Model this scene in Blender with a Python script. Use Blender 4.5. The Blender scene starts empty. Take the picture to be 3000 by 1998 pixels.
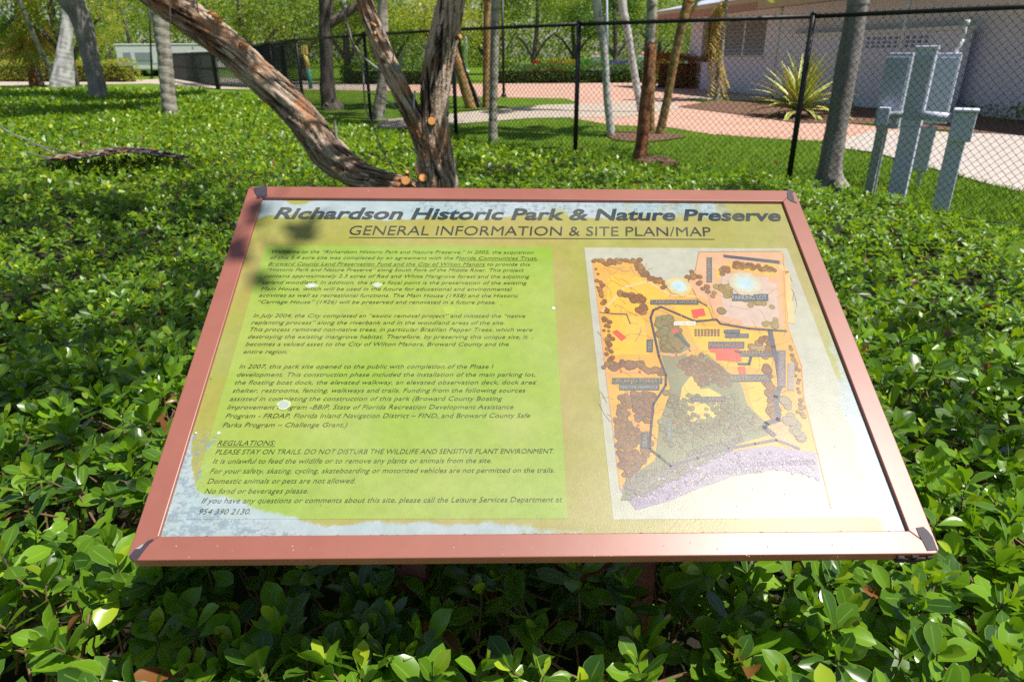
import bpy, math, random
import numpy as np
from mathutils import Vector, Matrix, noise

random.seed(7); rng = np.random.default_rng(7)
sc = bpy.context.scene
COL = sc.collection
R = math.radians

# ------------------------------------------------------------------ camera
CAM_H = 1.5
F_PX = 1980.0                      # focal length in the units of a 3000 x 1998 frame
PITCH, ROLL = R(22.9), R(0.35)
cam_d = bpy.data.cameras.new('camera'); cam = bpy.data.objects.new('camera', cam_d); COL.objects.link(cam)
cam_d.sensor_width = 36; cam_d.lens = 36 * F_PX / 3000
cam_d.clip_start = 0.05; cam_d.clip_end = 1000
fwd = Vector((0, math.cos(PITCH), -math.sin(PITCH)))
right0 = Vector((1, 0, 0)); up0 = right0.cross(fwd)
right = (right0 * math.cos(ROLL) - up0 * math.sin(ROLL)).normalized()
up = right.cross(fwd).normalized()
C0 = Vector((0, 0, CAM_H))
cam.matrix_world = Matrix(((right.x, up.x, -fwd.x, C0.x), (right.y, up.y, -fwd.y, C0.y), (right.z, up.z, -fwd.z, C0.z), (0, 0, 0, 1)))
cam_d.dof.use_dof = True; cam_d.dof.focus_distance = 1.02; cam_d.dof.aperture_fstop = 9
sc.camera = cam

# ------------------------------------------------------------------ light
SUN = Vector((0.42, -0.17, 0.89)).normalized()          # towards the sun
w = bpy.data.worlds.new('World'); sc.world = w; w.use_nodes = True
nt = w.node_tree; nt.nodes.clear()
sky = nt.nodes.new('ShaderNodeTexSky'); sky.sky_type = 'NISHITA'; sky.sun_disc = False
sky.sun_elevation = math.asin(SUN.z); sky.sun_rotation = math.atan2(SUN.x, SUN.y)
sky.air_density = 1.0; sky.dust_density = 0.8; sky.ozone_density = 1.0
bg = nt.nodes.new('ShaderNodeBackground'); bg.inputs[1].default_value = 0.072
wo = nt.nodes.new('ShaderNodeOutputWorld')
nt.links.new(sky.outputs[0], bg.inputs[0]); nt.links.new(bg.outputs[0], wo.inputs[0])
sd = bpy.data.lights.new('sun', 'SUN'); sd.energy = 5.0; sd.angle = R(0.55); sd.color = (1, 0.95, 0.86)
so = bpy.data.objects.new('sun', sd); COL.objects.link(so)
so.rotation_euler = SUN.to_track_quat('Z', 'Y').to_euler(); so.location = (5, 0, 20)
sc.view_settings.view_transform = 'Standard'; sc.view_settings.look = 'None'
sc.view_settings.exposure = 0.38; sc.view_settings.gamma = 1
sc.view_settings.use_curve_mapping = False
sc.cycles.use_denoising = False; sc.cycles.max_bounces = 6; sc.cycles.transparent_max_bounces = 6
sc.cycles.caustics_reflective = False; sc.cycles.caustics_refractive = False

# ------------------------------------------------------------------ places
def ray(px, py):
    return (right * ((px - 1500) / F_PX) - up * ((py - 999) / F_PX) + fwd)
def G(px, py, z=0.0):              # where the sight line of a spot in the photograph meets height z
    d = ray(px, py); t = (z - CAM_H) / d.z
    return C0 + d * t
def V(px, py, base):               # a point above a known foot, in the upright plane through it
    n = Vector((base.x, base.y, 0)).normalized(); d = ray(px, py)
    return C0 + d * (n.dot(Vector((base.x, base.y, 0))) / n.dot(d))
def depth(p): return (p - C0).dot(fwd)
def mpp(p): return depth(p) / F_PX

# ------------------------------------------------------------------ object helpers
def finish(o, label=None, cat=None, group=None, kind=None):
    if label: o['label'] = label
    if cat: o['category'] = cat
    if group: o['group'] = group
    if kind: o['kind'] = kind
    return o
def empty(name, loc=(0, 0, 0), label=None, cat=None, group=None, rz=0):
    o = bpy.data.objects.new(name, None); o.location = loc; o.rotation_euler[2] = rz
    o.empty_display_size = 0.1; COL.objects.link(o)
    return finish(o, label, cat, group)
def link(name, me, parent=None, loc=None):
    o = bpy.data.objects.new(name, me); COL.objects.link(o)
    if parent is not None: o.parent = parent
    if loc is not None: o.location = loc
    return o
def mesh(name, verts, faces, mat=None, smooth=False):
    me = bpy.data.meshes.new(name)
    me.from_pydata([tuple(v) for v in verts], [], [tuple(f) for f in faces]); me.update()
    if mat: me.materials.append(mat)
    if smooth: me.polygons.foreach_set('use_smooth', [True] * len(me.polygons))
    return me
def np_mesh(name, V_, F_, mat, attrs=None, smooth=False):
    """V_ (n,3), F_ (m,k) with k constant"""
    me = bpy.data.meshes.new(name); V_ = np.asarray(V_, np.float32); F_ = np.asarray(F_, np.int32)
    n, (m, k) = len(V_), F_.shape
    me.vertices.add(n); me.vertices.foreach_set('co', V_.ravel())
    me.loops.add(m * k); me.loops.foreach_set('vertex_index', F_.ravel())
    me.polygons.add(m); me.polygons.foreach_set('loop_start', np.arange(0, m * k, k, dtype=np.int32))
    if smooth: me.polygons.foreach_set('use_smooth', np.ones(m, bool))
    me.update(calc_edges=True)
    for an, arr in (attrs or {}).items():
        a = me.attributes.new(an, 'FLOAT_COLOR', 'POINT'); arr = np.asarray(arr, np.float32)
        if arr.shape[1] == 3: arr = np.c_[arr, np.ones(n, np.float32)]
        a.data.foreach_set('color', arr.astype(np.float32).ravel())
    me.materials.append(mat); return me
class MB:
    def __init__(s): s.v = []; s.f = []
    def add(s, vs, fs):
        o = len(s.v); s.v += [tuple(v) for v in vs]; s.f += [tuple(i + o for i in f) for f in fs]; return s
    def box(s, x0, x1, y0, y1, z0, z1, M=None):
        vs = [Vector((x, y, z)) for z in (z0, z1) for y in (y0, y1) for x in (x0, x1)]
        if M is not None: vs = [M @ v for v in vs]
        return s.add(vs, [(0, 2, 3, 1), (4, 5, 7, 6), (0, 1, 5, 4), (2, 6, 7, 3), (0, 4, 6, 2), (1, 3, 7, 5)])
    def bar(s, a, b, r, n=6, r2=None):
        a, b = Vector(a), Vector(b); d = (b - a).normalized(); q = d.to_track_quat('Z', 'Y'); r2 = r if r2 is None else r2
        vs = []
        for p, rr in ((a, r), (b, r2)):
            vs += [p + q @ Vector((rr * math.cos(2 * math.pi * i / n), rr * math.sin(2 * math.pi * i / n), 0)) for i in range(n)]
        return s.add(vs, [(i, (i + 1) % n, n + (i + 1) % n, n + i) for i in range(n)] + [tuple(range(n))[::-1], tuple(range(n, 2 * n))])
    def build(s, name, mat, parent=None, smooth=False, bevel=0, loc=None):
        o = link(name, mesh(name, s.v, s.f, mat, smooth), parent, loc)
        if bevel:
            m = o.modifiers.new('bevel', 'BEVEL'); m.width = bevel; m.segments = 2; m.limit_method = 'ANGLE'
        return o
def catmull(P, n):
    P = [Vector(p) for p in P]; out = []
    Q = [P[0] * 2 - P[1]] + P + [P[-1] * 2 - P[-2]]
    for i in range(1, len(Q) - 2):
        for k in range(n):
            t = k / n; a, b, c, d = Q[i - 1], Q[i], Q[i + 1], Q[i + 2]
            out.append(0.5 * ((2 * b) + (c - a) * t + (2 * a - 5 * b + 4 * c - d) * t * t + (3 * b - a - 3 * c + d) * t ** 3))
    out.append(P[-1]); return out
def interp(vals, n):
    out = []
    for i in range(len(vals) - 1):
        out += [vals[i] + (vals[i + 1] - vals[i]) * k / n for k in range(n)]
    return out + [vals[-1]]
def tube(path, radii, sub=4, seg=12, disp=None, cap=True):
    """returns verts, quads(list), attr list"""
    P = catmull(path, sub); Rr = interp(radii, sub); vs = []; at = []; fs = []
    ref = None; s = 0
    for i, p in enumerate(P):
        t = (P[min(i + 1, len(P) - 1)] - P[max(i - 1, 0)]).normalized()
        if ref is None: ref = t.orthogonal().normalized()
        ref = (ref - t * ref.dot(t)).normalized(); b = t.cross(ref)
        if i: s += (P[i] - P[i - 1]).length
        for k in range(seg):
            a = 2 * math.pi * k / seg; d = ref * math.cos(a) + b * math.sin(a)
            h = disp(a, s, Rr[i]) if disp else 0.0
            vs.append(p + d * (Rr[i] + h)); at.append(h / max(Rr[i], 1e-6))
    n = len(P)
    for i in range(n - 1):
        for k in range(seg):
            k2 = (k + 1) % seg
            fs.append((i * seg + k, i * seg + k2, (i + 1) * seg + k2, (i + 1) * seg + k))
    if cap: fs.append(tuple(range(seg))[::-1]); fs.append(tuple((n - 1) * seg + k for k in range(seg)))
    return vs, fs, at

# ------------------------------------------------------------------ material helpers
class NT:
    def __init__(s, name):
        s.m = bpy.data.materials.new(name); s.m.use_nodes = True; s.t = s.m.node_tree; s.t.nodes.clear()
        s.out = s.t.nodes.new('ShaderNodeOutputMaterial')
    def n(s, typ, **kw):
        nd = s.t.nodes.new(typ); ins = kw.pop('ins', {})
        for k, v in kw.items(): setattr(nd, k, v)
        for k, v in ins.items(): s.set(nd.inputs[k], v)
        return nd
    def set(s, sock, v):
        if isinstance(v, bpy.types.NodeSocket): s.t.links.new(v, sock)
        elif isinstance(v, (tuple, list)): sock.default_value = (tuple(v) + (1,))[:len(sock.default_value)] if len(v) == 3 and len(sock.default_value) == 4 else tuple(v)
        else: sock.default_value = v
    def math(s, op, a, b=0.0, c=0.0, clamp=False):
        nd = s.n('ShaderNodeMath', operation=op, use_clamp=clamp)
        for i, v in enumerate((a, b, c)): s.set(nd.inputs[i], v)
        return nd.outputs[0]
    def mix(s, f, a, b, typ='MIX'):
        nd = s.n('ShaderNodeMix', data_type='RGBA', blend_type=typ)
        s.set(nd.inputs[0], f); s.set(nd.inputs[6], a); s.set(nd.inputs[7], b); return nd.outputs[2]
    def ramp(s, f, stops):
        nd = s.n('ShaderNodeValToRGB'); e = nd.color_ramp.elements
        while len(e) < len(stops): e.new(0.5)
        for x, (p, c) in zip(e, stops): x.position = p; x.color = tuple(c) + (1,) if len(c) == 3 else c
        s.set(nd.inputs[0], f); return nd.outputs[0]
    def rng(s, v, a, b, c=0.0, d=1.0):
        nd = s.n('ShaderNodeMapRange', ins={0: v, 1: a, 2: b, 3: c, 4: d}); return nd.outputs[0]
    def coord(s, which='Object', scale=(1, 1, 1)):
        tc = s.n('ShaderNodeTexCoord'); mp = s.n('ShaderNodeMapping')
        s.t.links.new(tc.outputs[which], mp.inputs[0]); mp.inputs['Scale'].default_value = scale; return mp.outputs[0]
    def noise(s, co, scale, detail=4, rough=0.55):
        return s.n('ShaderNodeTexNoise', ins={'Vector': co, 'Scale': scale, 'Detail': detail, 'Roughness': rough}).outputs[0]
    def bsdf(s, color, rough=0.6, metal=0.0, bump=None, strength=0.3, dist=0.01, spec=0.5, **kw):
        p = s.n('ShaderNodeBsdfPrincipled'); s.set(p.inputs['Base Color'], color); s.set(p.inputs['Roughness'], rough)
        s.set(p.inputs['Metallic'], metal); s.set(p.inputs['Specular IOR Level'], spec)
        for k, v in kw.items(): s.set(p.inputs[k.replace('_', ' ')], v)
        if bump is not None:
            b = s.n('ShaderNodeBump', ins={'Strength': strength, 'Distance': dist, 'Height': bump}); s.t.links.new(b.outputs[0], p.inputs['Normal'])
        s.p = p; return p.outputs[0]
    def done(s, sh): s.t.links.new(sh, s.out.inputs[0]); return s.m
def plain(name, a, b=None, rough=0.6, scale=8, bump=0.2, dist=0.004, metal=0.0, co='Object', stretch=(1, 1, 1), spec=0.4):
    t = NT(name); c = t.coord(co, stretch); n = t.noise(c, scale, 5)
    b = b or tuple(x * 0.8 for x in a)
    n2 = t.noise(c, scale * 7, 3)
    f = t.rng(t.math('ADD', t.math('MULTIPLY', n, 0.7), t.math('MULTIPLY', n2, 0.3)), 0.32, 0.68)
    return t.done(t.bsdf(t.mix(f, b, a), rough, metal, n2, bump, dist, spec))

def leaf_mat(name, dark, lite, tip, trans=(0.25, 0.5, 0.02), rough=0.32, tw=0.35, rib=True, brown=(0.22, 0.09, 0.03)):
    t = NT(name); a = t.n('ShaderNodeAttribute', attribute_name='leaf'); sp = t.n('ShaderNodeSeparateColor'); t.t.links.new(a.outputs['Color'], sp.inputs[0])
    rnd, acr, age = sp.outputs
    c = t.mix(rnd, dark, lite)
    c = t.mix(t.rng(age, 0.55, 0.9), c, tip)
    if rib:
        c = t.mix(t.math('MULTIPLY', t.rng(acr, 0.10, 0.0), 0.55), c, (0.30, 0.42, 0.08))
        c = t.mix(t.math('MULTIPLY', t.rng(acr, 0.90, 1.0), 0.45), c, (0.42, 0.50, 0.16))
        co = t.coord('Object'); n = t.noise(co, 60, 3)
        c = t.mix(t.math('MULTIPLY', t.rng(n, 0.62, 0.75), 0.35), c, (0.20, 0.24, 0.05))
    c = t.mix(t.rng(age, 0.955, 0.96), c, brown)
    p = t.bsdf(c, rough, spec=0.5)
    tr = t.n('ShaderNodeBsdfTranslucent'); t.set(tr.inputs[0], t.mix(t.rng(age, 0.955, 0.96), t.mix(rnd, trans, tuple(min(1, x * 1.4) for x in trans)), brown))
    mx = t.n('ShaderNodeMixShader', ins={0: tw}); t.t.links.new(p, mx.inputs[1]); t.t.links.new(tr.outputs[0], mx.inputs[2])
    return t.done(mx.outputs[0])

M = {}
M['leaf'] = leaf_mat('glossy_leaf', (0.028, 0.084, 0.012), (0.160, 0.315, 0.014), (0.42, 0.52, 0.025), (0.32, 0.56, 0.010), rough=0.27, tw=0.26)
M['leaf_far'] = leaf_mat('satin_leaf', (0.030, 0.090, 0.012), (0.150, 0.30, 0.014), (0.48, 0.55, 0.030), (0.42, 0.64, 0.010), rough=0.38, tw=0.30)
M['tree_leaf'] = leaf_mat('tree_leaf', (0.040, 0.085, 0.012), (0.105, 0.19, 0.018), (0.24, 0.29, 0.03), (0.36, 0.48, 0.04), rough=0.45, tw=0.42, rib=False)
M['dark_leaf'] = leaf_mat('dark_leaf', (0.03, 0.075, 0.012), (0.06, 0.13, 0.016), (0.12, 0.2, 0.03), (0.16, 0.3, 0.02), rough=0.45, tw=0.35, rib=False)
M['yellow_leaf'] = leaf_mat('yellow_leaf', (0.16, 0.22, 0.02), (0.30, 0.34, 0.03), (0.45, 0.40, 0.04), (0.5, 0.55, 0.05), rough=0.45, tw=0.4, rib=False)
M['orange_leaf'] = leaf_mat('orange_leaf', (0.30, 0.09, 0.02), (0.45, 0.18, 0.03), (0.18, 0.2, 0.03), (0.5, 0.2, 0.03), rough=0.5, tw=0.3, rib=False)
M['frond'] = leaf_mat('frond', (0.10, 0.16, 0.02), (0.20, 0.26, 0.03), (0.38, 0.30, 0.05), (0.4, 0.45, 0.05), rough=0.45, tw=0.4, rib=False)
M['dead_frond'] = leaf_mat('dead_frond', (0.42, 0.26, 0.07), (0.58, 0.42, 0.12), (0.4, 0.4, 0.1), (0.5, 0.4, 0.12), rough=0.7, tw=0.3, rib=False)
M['twig'] = plain('twig', (0.24, 0.15, 0.08), (0.12, 0.07, 0.035), 0.8, 30)
M['soil'] = plain('soil', (0.05, 0.032, 0.018), (0.018, 0.012, 0.008), 0.95, 14, 0.6, 0.02)
M['mulch'] = plain('mulch', (0.27, 0.15, 0.10), (0.10, 0.05, 0.035), 0.95, 22, 0.8, 0.02)
M['path'] = plain('path_concrete', (0.52, 0.44, 0.37), (0.40, 0.33, 0.27), 0.85, 3, 0.3, 0.004)
M['brick_pavers'] = None
M['black_vinyl'] = plain('black_vinyl', (0.014, 0.014, 0.016), (0.008, 0.008, 0.009), 0.45, 20, 0.1, 0.001)
M['frame'] = plain('terracotta_enamel', (0.315, 0.118, 0.088), (0.26, 0.092, 0.068), 0.38, 5, 0.12, 0.0006, spec=0.5)
M['tape'] = plain('black_tape', (0.055, 0.045, 0.065), (0.03, 0.025, 0.035), 0.6, 60, 0.6, 0.0008)
M['bare_metal'] = plain('bare_metal', (0.75, 0.75, 0.75), (0.5, 0.5, 0.5), 0.35, 60, 0.3, 0.0005, metal=0.6)
M['rust'] = plain('dark_crust', (0.03, 0.02, 0.018), (0.10, 0.07, 0.06), 0.9, 180, 0.9, 0.002)
M['white'] = plain('white_paint', (0.78, 0.79, 0.80), (0.68, 0.69, 0.70), 0.5, 4)
M['wall'] = plain('stucco_wall', (0.78, 0.79, 0.97), (0.70, 0.71, 0.90), 0.85, 1.2, 0.3, 0.01)
M['eave'] = plain('tan_eave', (0.52, 0.42, 0.30), (0.45, 0.36, 0.26), 0.8, 2)
M['fascia'] = plain('clay_fascia', (0.45, 0.24, 0.17), (0.36, 0.19, 0.14), 0.7, 2)
M['roofing'] = plain('pale_roofing', (0.55, 0.60, 0.72), (0.45, 0.5, 0.62), 0.5, 2)
M['dark'] = plain('dark_opening', (0.02, 0.016, 0.016), None, 0.5, 3)
M['util'] = plain('utility_grey', (0.74, 0.75, 0.94), (0.66, 0.67, 0.86), 0.45, 3, 0.15, 0.002)
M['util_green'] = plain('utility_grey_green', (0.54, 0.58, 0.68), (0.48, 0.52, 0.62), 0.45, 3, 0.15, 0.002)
M['galv'] = plain('galvanised', (0.55, 0.57, 0.60), (0.42, 0.44, 0.48), 0.4, 20, 0.2, 0.002, metal=0.3)
M['cut'] = plain('fresh_cut_wood', (0.80, 0.36, 0.12), (0.62, 0.26, 0.08), 0.8, 18, 0.2, 0.002)
def glass_mat():
    t = NT('window_glass'); return t.done(t.bsdf((0.30, 0.32, 0.36), 0.2, spec=0.6))
M['glass'] = glass_mat()
def grass_mat():
    t = NT('lawn_grass'); c = t.coord('Object'); n = t.noise(c, 0.9, 6); n2 = t.noise(c, 45, 4, 0.7); n3 = t.noise(c, 9, 3)
    col = t.mix(t.rng(n2, 0.3, 0.7), (0.045, 0.11, 0.006), (0.17, 0.32, 0.012))
    col = t.mix(t.math('MULTIPLY', t.rng(n, 0.45, 0.7), 0.5), col, (0.24, 0.32, 0.02))
    col = t.mix(t.math('MULTIPLY', t.rng(n3, 0.68, 0.74), 0.5), col, (0.22, 0.15, 0.06))
    return t.done(t.bsdf(col, 0.85, bump=n2, strength=1.0, dist=0.05, spec=0.2))
M['grass'] = grass_mat()
def bark_mat(name, deep, mid, ridge, orange=None, lichen=None, freq=1.0, lo=-0.12, hi=0.10, orange_at=(0.50, 0.68)):
    t = NT(name); a = t.n('ShaderNodeAttribute', attribute_name='bark'); sp = t.n('ShaderNodeSeparateColor'); t.t.links.new(a.outputs['Color'], sp.inputs[0])
    c = t.coord('Object'); fine = t.noise(c, 70 * freq, 5, 0.65); big = t.noise(c, 5 * freq, 4)
    h = t.math('ADD', sp.outputs[0], t.math('MULTIPLY', t.math('SUBTRACT', fine, 0.5), 0.35))
    col = t.ramp(h, [(0.22, deep), (0.45, mid), (0.75, ridge)])
    if orange: col = t.mix(t.math('MULTIPLY', t.rng(t.math('ADD', t.noise(c, 6 * freq, 5), t.math('MULTIPLY', sp.outputs[1], 0.12)), *orange_at), 0.85), col, orange)
    if lichen: col = t.mix(t.math('MULTIPLY', t.rng(t.noise(c, 4 * freq, 5, 0.7), 0.54, 0.64), 0.6), col, lichen)
    return t.done(t.bsdf(col, 0.85, bump=t.math('ADD', fine, t.math('MULTIPLY', t.n('ShaderNodeTexVoronoi', ins={'Vector': c, 'Scale': 34.0 * freq}).outputs[0], 0.7)), strength=0.8, dist=0.009, spec=0.22))
M['bark'] = bark_mat('rugged_bark', (0.022, 0.016, 0.014), (0.21, 0.14, 0.10), (0.54, 0.42, 0.33), orange=(0.42, 0.19, 0.085))
M['bark_grey'] = bark_mat('grey_bark', (0.10, 0.085, 0.085), (0.22, 0.20, 0.20), (0.36, 0.33, 0.31), lichen=(0.38, 0.38, 0.33), freq=0.4)
M['bark_dark'] = bark_mat('dark_bark', (0.03, 0.025, 0.025), (0.09, 0.075, 0.07), (0.19, 0.16, 0.14), freq=0.4)
M['bark_palm'] = bark_mat('palm_bark', (0.16, 0.14, 0.11), (0.36, 0.33, 0.28), (0.50, 0.47, 0.41), lichen=(0.32, 0.36, 0.24), freq=0.5)
M['bark_pale'] = bark_mat('pale_bark', (0.28, 0.27, 0.27), (0.48, 0.47, 0.47), (0.60, 0.59, 0.57), freq=0.4)
M['bark_red'] = bark_mat('red_brown_bark', (0.10, 0.035, 0.018), (0.24, 0.09, 0.045), (0.36, 0.17, 0.09), freq=0.5)
M['bark_mix'] = bark_mat('ochre_bark', (0.12, 0.08, 0.04), (0.30, 0.19, 0.08), (0.44, 0.33, 0.17), orange=(0.35, 0.15, 0.05), freq=0.4)

# ================================================================== THE SIGN
SW, SH = 0.99, 0.677
xa = (right * 0.99955 - up * 0.00116 + fwd * 0.0297)
Kx, Ky = 741.2, 546.1
_d = ray(369.6, 1641.5); _dr = ray(2758, 1621.5)
# depth of the front left corner for a sign 0.99 m wide
_depth = 0.813 * SW
S_O = C0 + _d * _depth                                   # front left corner
S_R = C0 + _dr * (_depth + 0.0297 * SW)
SX = (S_R - S_O).normalized()
_b = (-(up * -0.7985) + fwd * 0.602)
SN = SX.cross(_b).normalized(); SY = SN.cross(SX).normalized()
S_M = Matrix(((SX.x, SY.x, SN.x, S_O.x), (SX.y, SY.y, SN.y, S_O.y), (SX.z, SY.z, SN.z, S_O.z), (0, 0, 0, 1)))
S_MI = S_M.inverted()
def sp(px, py, h=-0.005):                                 # sight line to sign plane, in the sign's own metres
    d = ray(px, py); o = S_O + SN * h; t = (o - C0).dot(SN) / d.dot(SN)
    q = S_MI @ (C0 + d * t); return q.x, q.y
print('SIGN corners', [tuple(round(c, 3) for c in sp(x, y, 0)) for x, y in ((741.2, 546.1), (2339.5, 558.7), (2758, 1621.5), (369.6, 1641.5))], S_O, 'tilt', math.degrees(math.asin(SY.z)))
_r = ray(2150, 1540).normalized(); _r = _r - 2 * _r.dot(SN) * SN; print('glare dir', _r)
SH = 0.5 * (sp(741.2, 546.1, 0)[1] + sp(2339.5, 558.7, 0)[1])
sign = empty('information_sign', (0, 0, 0), 'slanted park information board in a terracotta frame with green text panel and site map', 'sign')
sign.matrix_world = S_M
FW = 0.0295; TH = 0.022
def arc_corner(cx, cy, r, a0, a1, n=4):
    return [(cx + r * math.cos(R(a0 + (a1 - a0) * i / n)), cy + r * math.sin(R(a0 + (a1 - a0) * i / n))) for i in range(n + 1)]
def prism(poly, z0, z1):
    n = len(poly); vs = [(x, y, z0) for x, y in poly] + [(x, y, z1) for x, y in poly]
    return vs, [tuple(range(n))[::-1], tuple(range(n, 2 * n))] + [(i, (i + 1) % n, n + (i + 1) % n, n + i) for i in range(n)]
rc = 0.009
def bar_poly(side):
    c = [(0, 0), (SW, 0), (SW, SH), (0, SH)]; i = [(FW, FW), (SW - FW, FW), (SW - FW, SH - FW), (FW, SH - FW)]
    cc = [(rc, rc, 180), (SW - rc, rc, 270), (SW - rc, SH - rc, 0), (rc, SH - rc, 90)]
    a, b = side, (side + 1) % 4
    A = arc_corner(cc[a][0], cc[a][1], rc, cc[a][2] + 45, cc[a][2] + 90); B = arc_corner(cc[b][0], cc[b][1], rc, cc[b][2], cc[b][2] + 45)
    return A + B + [i[b], i[a]]
for s_ in range(4):
    v, f = prism(bar_poly(s_), -TH, 0); o = MB().add(v, f).build('frame_bar', M['frame'], sign)
    m = o.modifiers.new('bevel', 'BEVEL'); m.width = 0.0012; m.segments = 2; m.limit_method = 'ANGLE'; m.angle_limit = R(50)

# ---- print: fading, flaking and painted glare haze are attributes of the print
def vnoise(u, v, s, seed=0.0, oct=3):
    out = np.zeros_like(u); amp = 0.5
    for _ in range(oct):
        out += amp * np.array([noise.noise(Vector((a * s + seed, b * s, seed))) for a, b in zip(u, v)]); s *= 2.1; amp *= 0.5
    return out
def sst(x, a, b):
    t = np.clip((x - a) / (b - a), 0, 1); return t * t * (3 - 2 * t)
def wear(u, v):
    """u,v in sign metres -> bleach 0..1, flake 0..1, scuff 0..1"""
    U = (u - FW) / (SW - 2 * FW); Vv = (v - FW) / (SH - 2 * FW)
    n = vnoise(u, v, 14.0, 3.1)
    top = sst(Vv + 0.05 * n, 0.925, 0.94) * (1 - sst(U + 0.1 * n, 0.84, 0.93)) * (1 - 0.9 * sst(Vv + 0.09 * n - 0.02 * (U < 0.12), 0.972, 0.985) * (1 - sst(U, 0.06, 0.12)))
    top = np.where(U > 0.55, top * (0.45 + 0.55 * sst(n, -0.25, 0.15)), top)
    hb = np.interp(U, [0, .012, .03, .06, .10, .14, .18, .22, .3, .45, .6, .75, .9, 1], [.24, .17, .105, .085, .07, .055, .036, .026, .030, .028, .014, .008, .016, .03])
    bot = sst(hb + 0.025 * n - Vv, -0.008, 0.012) * (1 - 0.7 * sst(U, .4, .62))
    rt = sst(U + 0.02 * n, 0.955, 0.985) * sst(0.42 + 0.1 * n - Vv, 0, 0.12)
    rt = np.maximum(rt, 0.6 * sst(U + 0.02 * n, .985, .995) * sst(.6 - Vv, 0, .1))
    bl = np.maximum(np.maximum(top, bot), rt) * .9
    fl = np.maximum(sst(hb - Vv - 0.01, 0, 0.03) * (1 - sst(U, 0.15, 0.30)), sst(Vv, .93, .96) * sst(U, .24, .3) * (1 - sst(U, .9, .95)) * 0.75)
    fl = np.maximum(fl, sst(0.05 - U, 0, 0.02) * sst(.26 - Vv, 0, .03) * .8)
    glare_scuff = sst(0.75 * U + 0.75 * (1 - Vv), 0.55, 1.25)
    return np.c_[bl, fl, glare_scuff]
def print_mat():
    t = NT('weathered_print')
    a = t.n('ShaderNodeAttribute', attribute_name='ink'); b = t.n('ShaderNodeAttribute', attribute_name='wear')
    sp_ = t.n('ShaderNodeSeparateColor'); t.t.links.new(b.outputs['Color'], sp_.inputs[0]); bl, fl, sc_ = sp_.outputs
    c = t.coord('Object'); fine = t.noise(c, 420, 4, 0.7); med = t.noise(c, 60, 5, 0.65); mo = t.noise(c, 9, 4)
    col = a.outputs['Color']
    col = t.mix(t.math('MULTIPLY', t.rng(mo, 0.4, 0.7), 0.16), col, (0.52, 0.50, 0.30))
    # pale bleached areas (cyan backing shows through)
    pale = t.mix(t.rng(mo, 0.35, 0.65), (0.30, 0.40, 0.43), (0.38, 0.44, 0.50))
    m1 = t.math('MULTIPLY', t.rng(t.math('ADD', bl, t.math('MULTIPLY', t.math('ADD', t.math('SUBTRACT', med, 0.5), t.math('MULTIPLY', t.math('SUBTRACT', fine, 0.5), 0.5)), 0.8)), 0.34, 0.72), 0.93)
    col = t.mix(m1, col, pale)
    # flaked spots
    fn = t.noise(t.coord('Object', (1, 1.3, 1)), 110, 5, 0.75)
    m2 = t.rng(t.math('ADD', fn, t.math('MULTIPLY', fl, 0.16)), 0.645, 0.70)
    m2 = t.math('MULTIPLY', m2, t.rng(fl, 0.15, 0.5)); col = t.mix(t.math('MULTIPLY', m2, 0.7), col, (0.17, 0.24, 0.30))
    m3 = t.math('MULTIPLY', t.rng(fine, 0.60, 0.70), t.math('MULTIPLY', fl, 0.8)); col = t.mix(m3, col, (0.46, 0.50, 0.52))
    # sun glare painted as pale haze over some fading, towards the lower right
    col = t.mix(t.math('MULTIPLY', sc_, t.rng(fine, 0.3, 0.8, 0.06, 0.30)), col, (0.40, 0.40, 0.37))
    col = t.mix(t.rng(t.math('ADD', t.math('MULTIPLY', med, .6), t.math('MULTIPLY', fine, .4)), .36, .66, .22, 0.0), col, (0.09, 0.085, 0.05))
    rough = t.rng(sc_, 0, 1, 0.16, 0.30)
    bump = t.math('MULTIPLY', fine, t.rng(sc_, 0, 1, 0.25, 1.0))
    return t.done(t.bsdf(col, rough, bump=bump, strength=0.35, dist=0.0006, spec=0.18))
M['print'] = print_mat()
def ink_mesh(name, V_, F_, col, parent=sign, bleach=1.0, kind=None):
    """V_ (n,3) sign metres; col (3,) or (n,3)"""
    V_ = np.asarray(V_, float); n = len(V_); c = np.broadcast_to(np.asarray(col, float), (n, 3))
    me = bpy.data.meshes.new(name); me.from_pydata(V_.tolist(), [], [tuple(f) for f in F_]); me.update()
    for an, arr in (('ink', c), ('wear', wear(V_[:, 0], V_[:, 1]) * np.array((bleach, bleach, 1.0)))):
        a = me.attributes.new(an, 'FLOAT_COLOR', 'POINT'); a.data.foreach_set('color', np.c_[arr, np.ones(n)].astype(np.float32).ravel())
    me.materials.append(M['print']); o = link(name, me, parent)
    if kind: o['kind'] = kind
    return o
def grid_quad(c00, c10, c11, c01, nu, nv, z):
    vs = []; fs = []
    for j in range(nv + 1):
        for i in range(nu + 1):
            a, b = i / nu, j / nv
            x = (c00[0] * (1 - a) + c10[0] * a) * (1 - b) + (c01[0] * (1 - a) + c11[0] * a) * b
            y = (c00[1] * (1 - a) + c10[1] * a) * (1 - b) + (c01[1] * (1 - a) + c11[1] * a) * b
            vs.append((x, y, z))
    for j in range(nv):
        for i in range(nu):
            k = j * (nu + 1) + i; fs.append((k, k + 1, k + nu + 2, k + nu + 1))
    return vs, fs
Z0 = -0.0055
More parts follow.
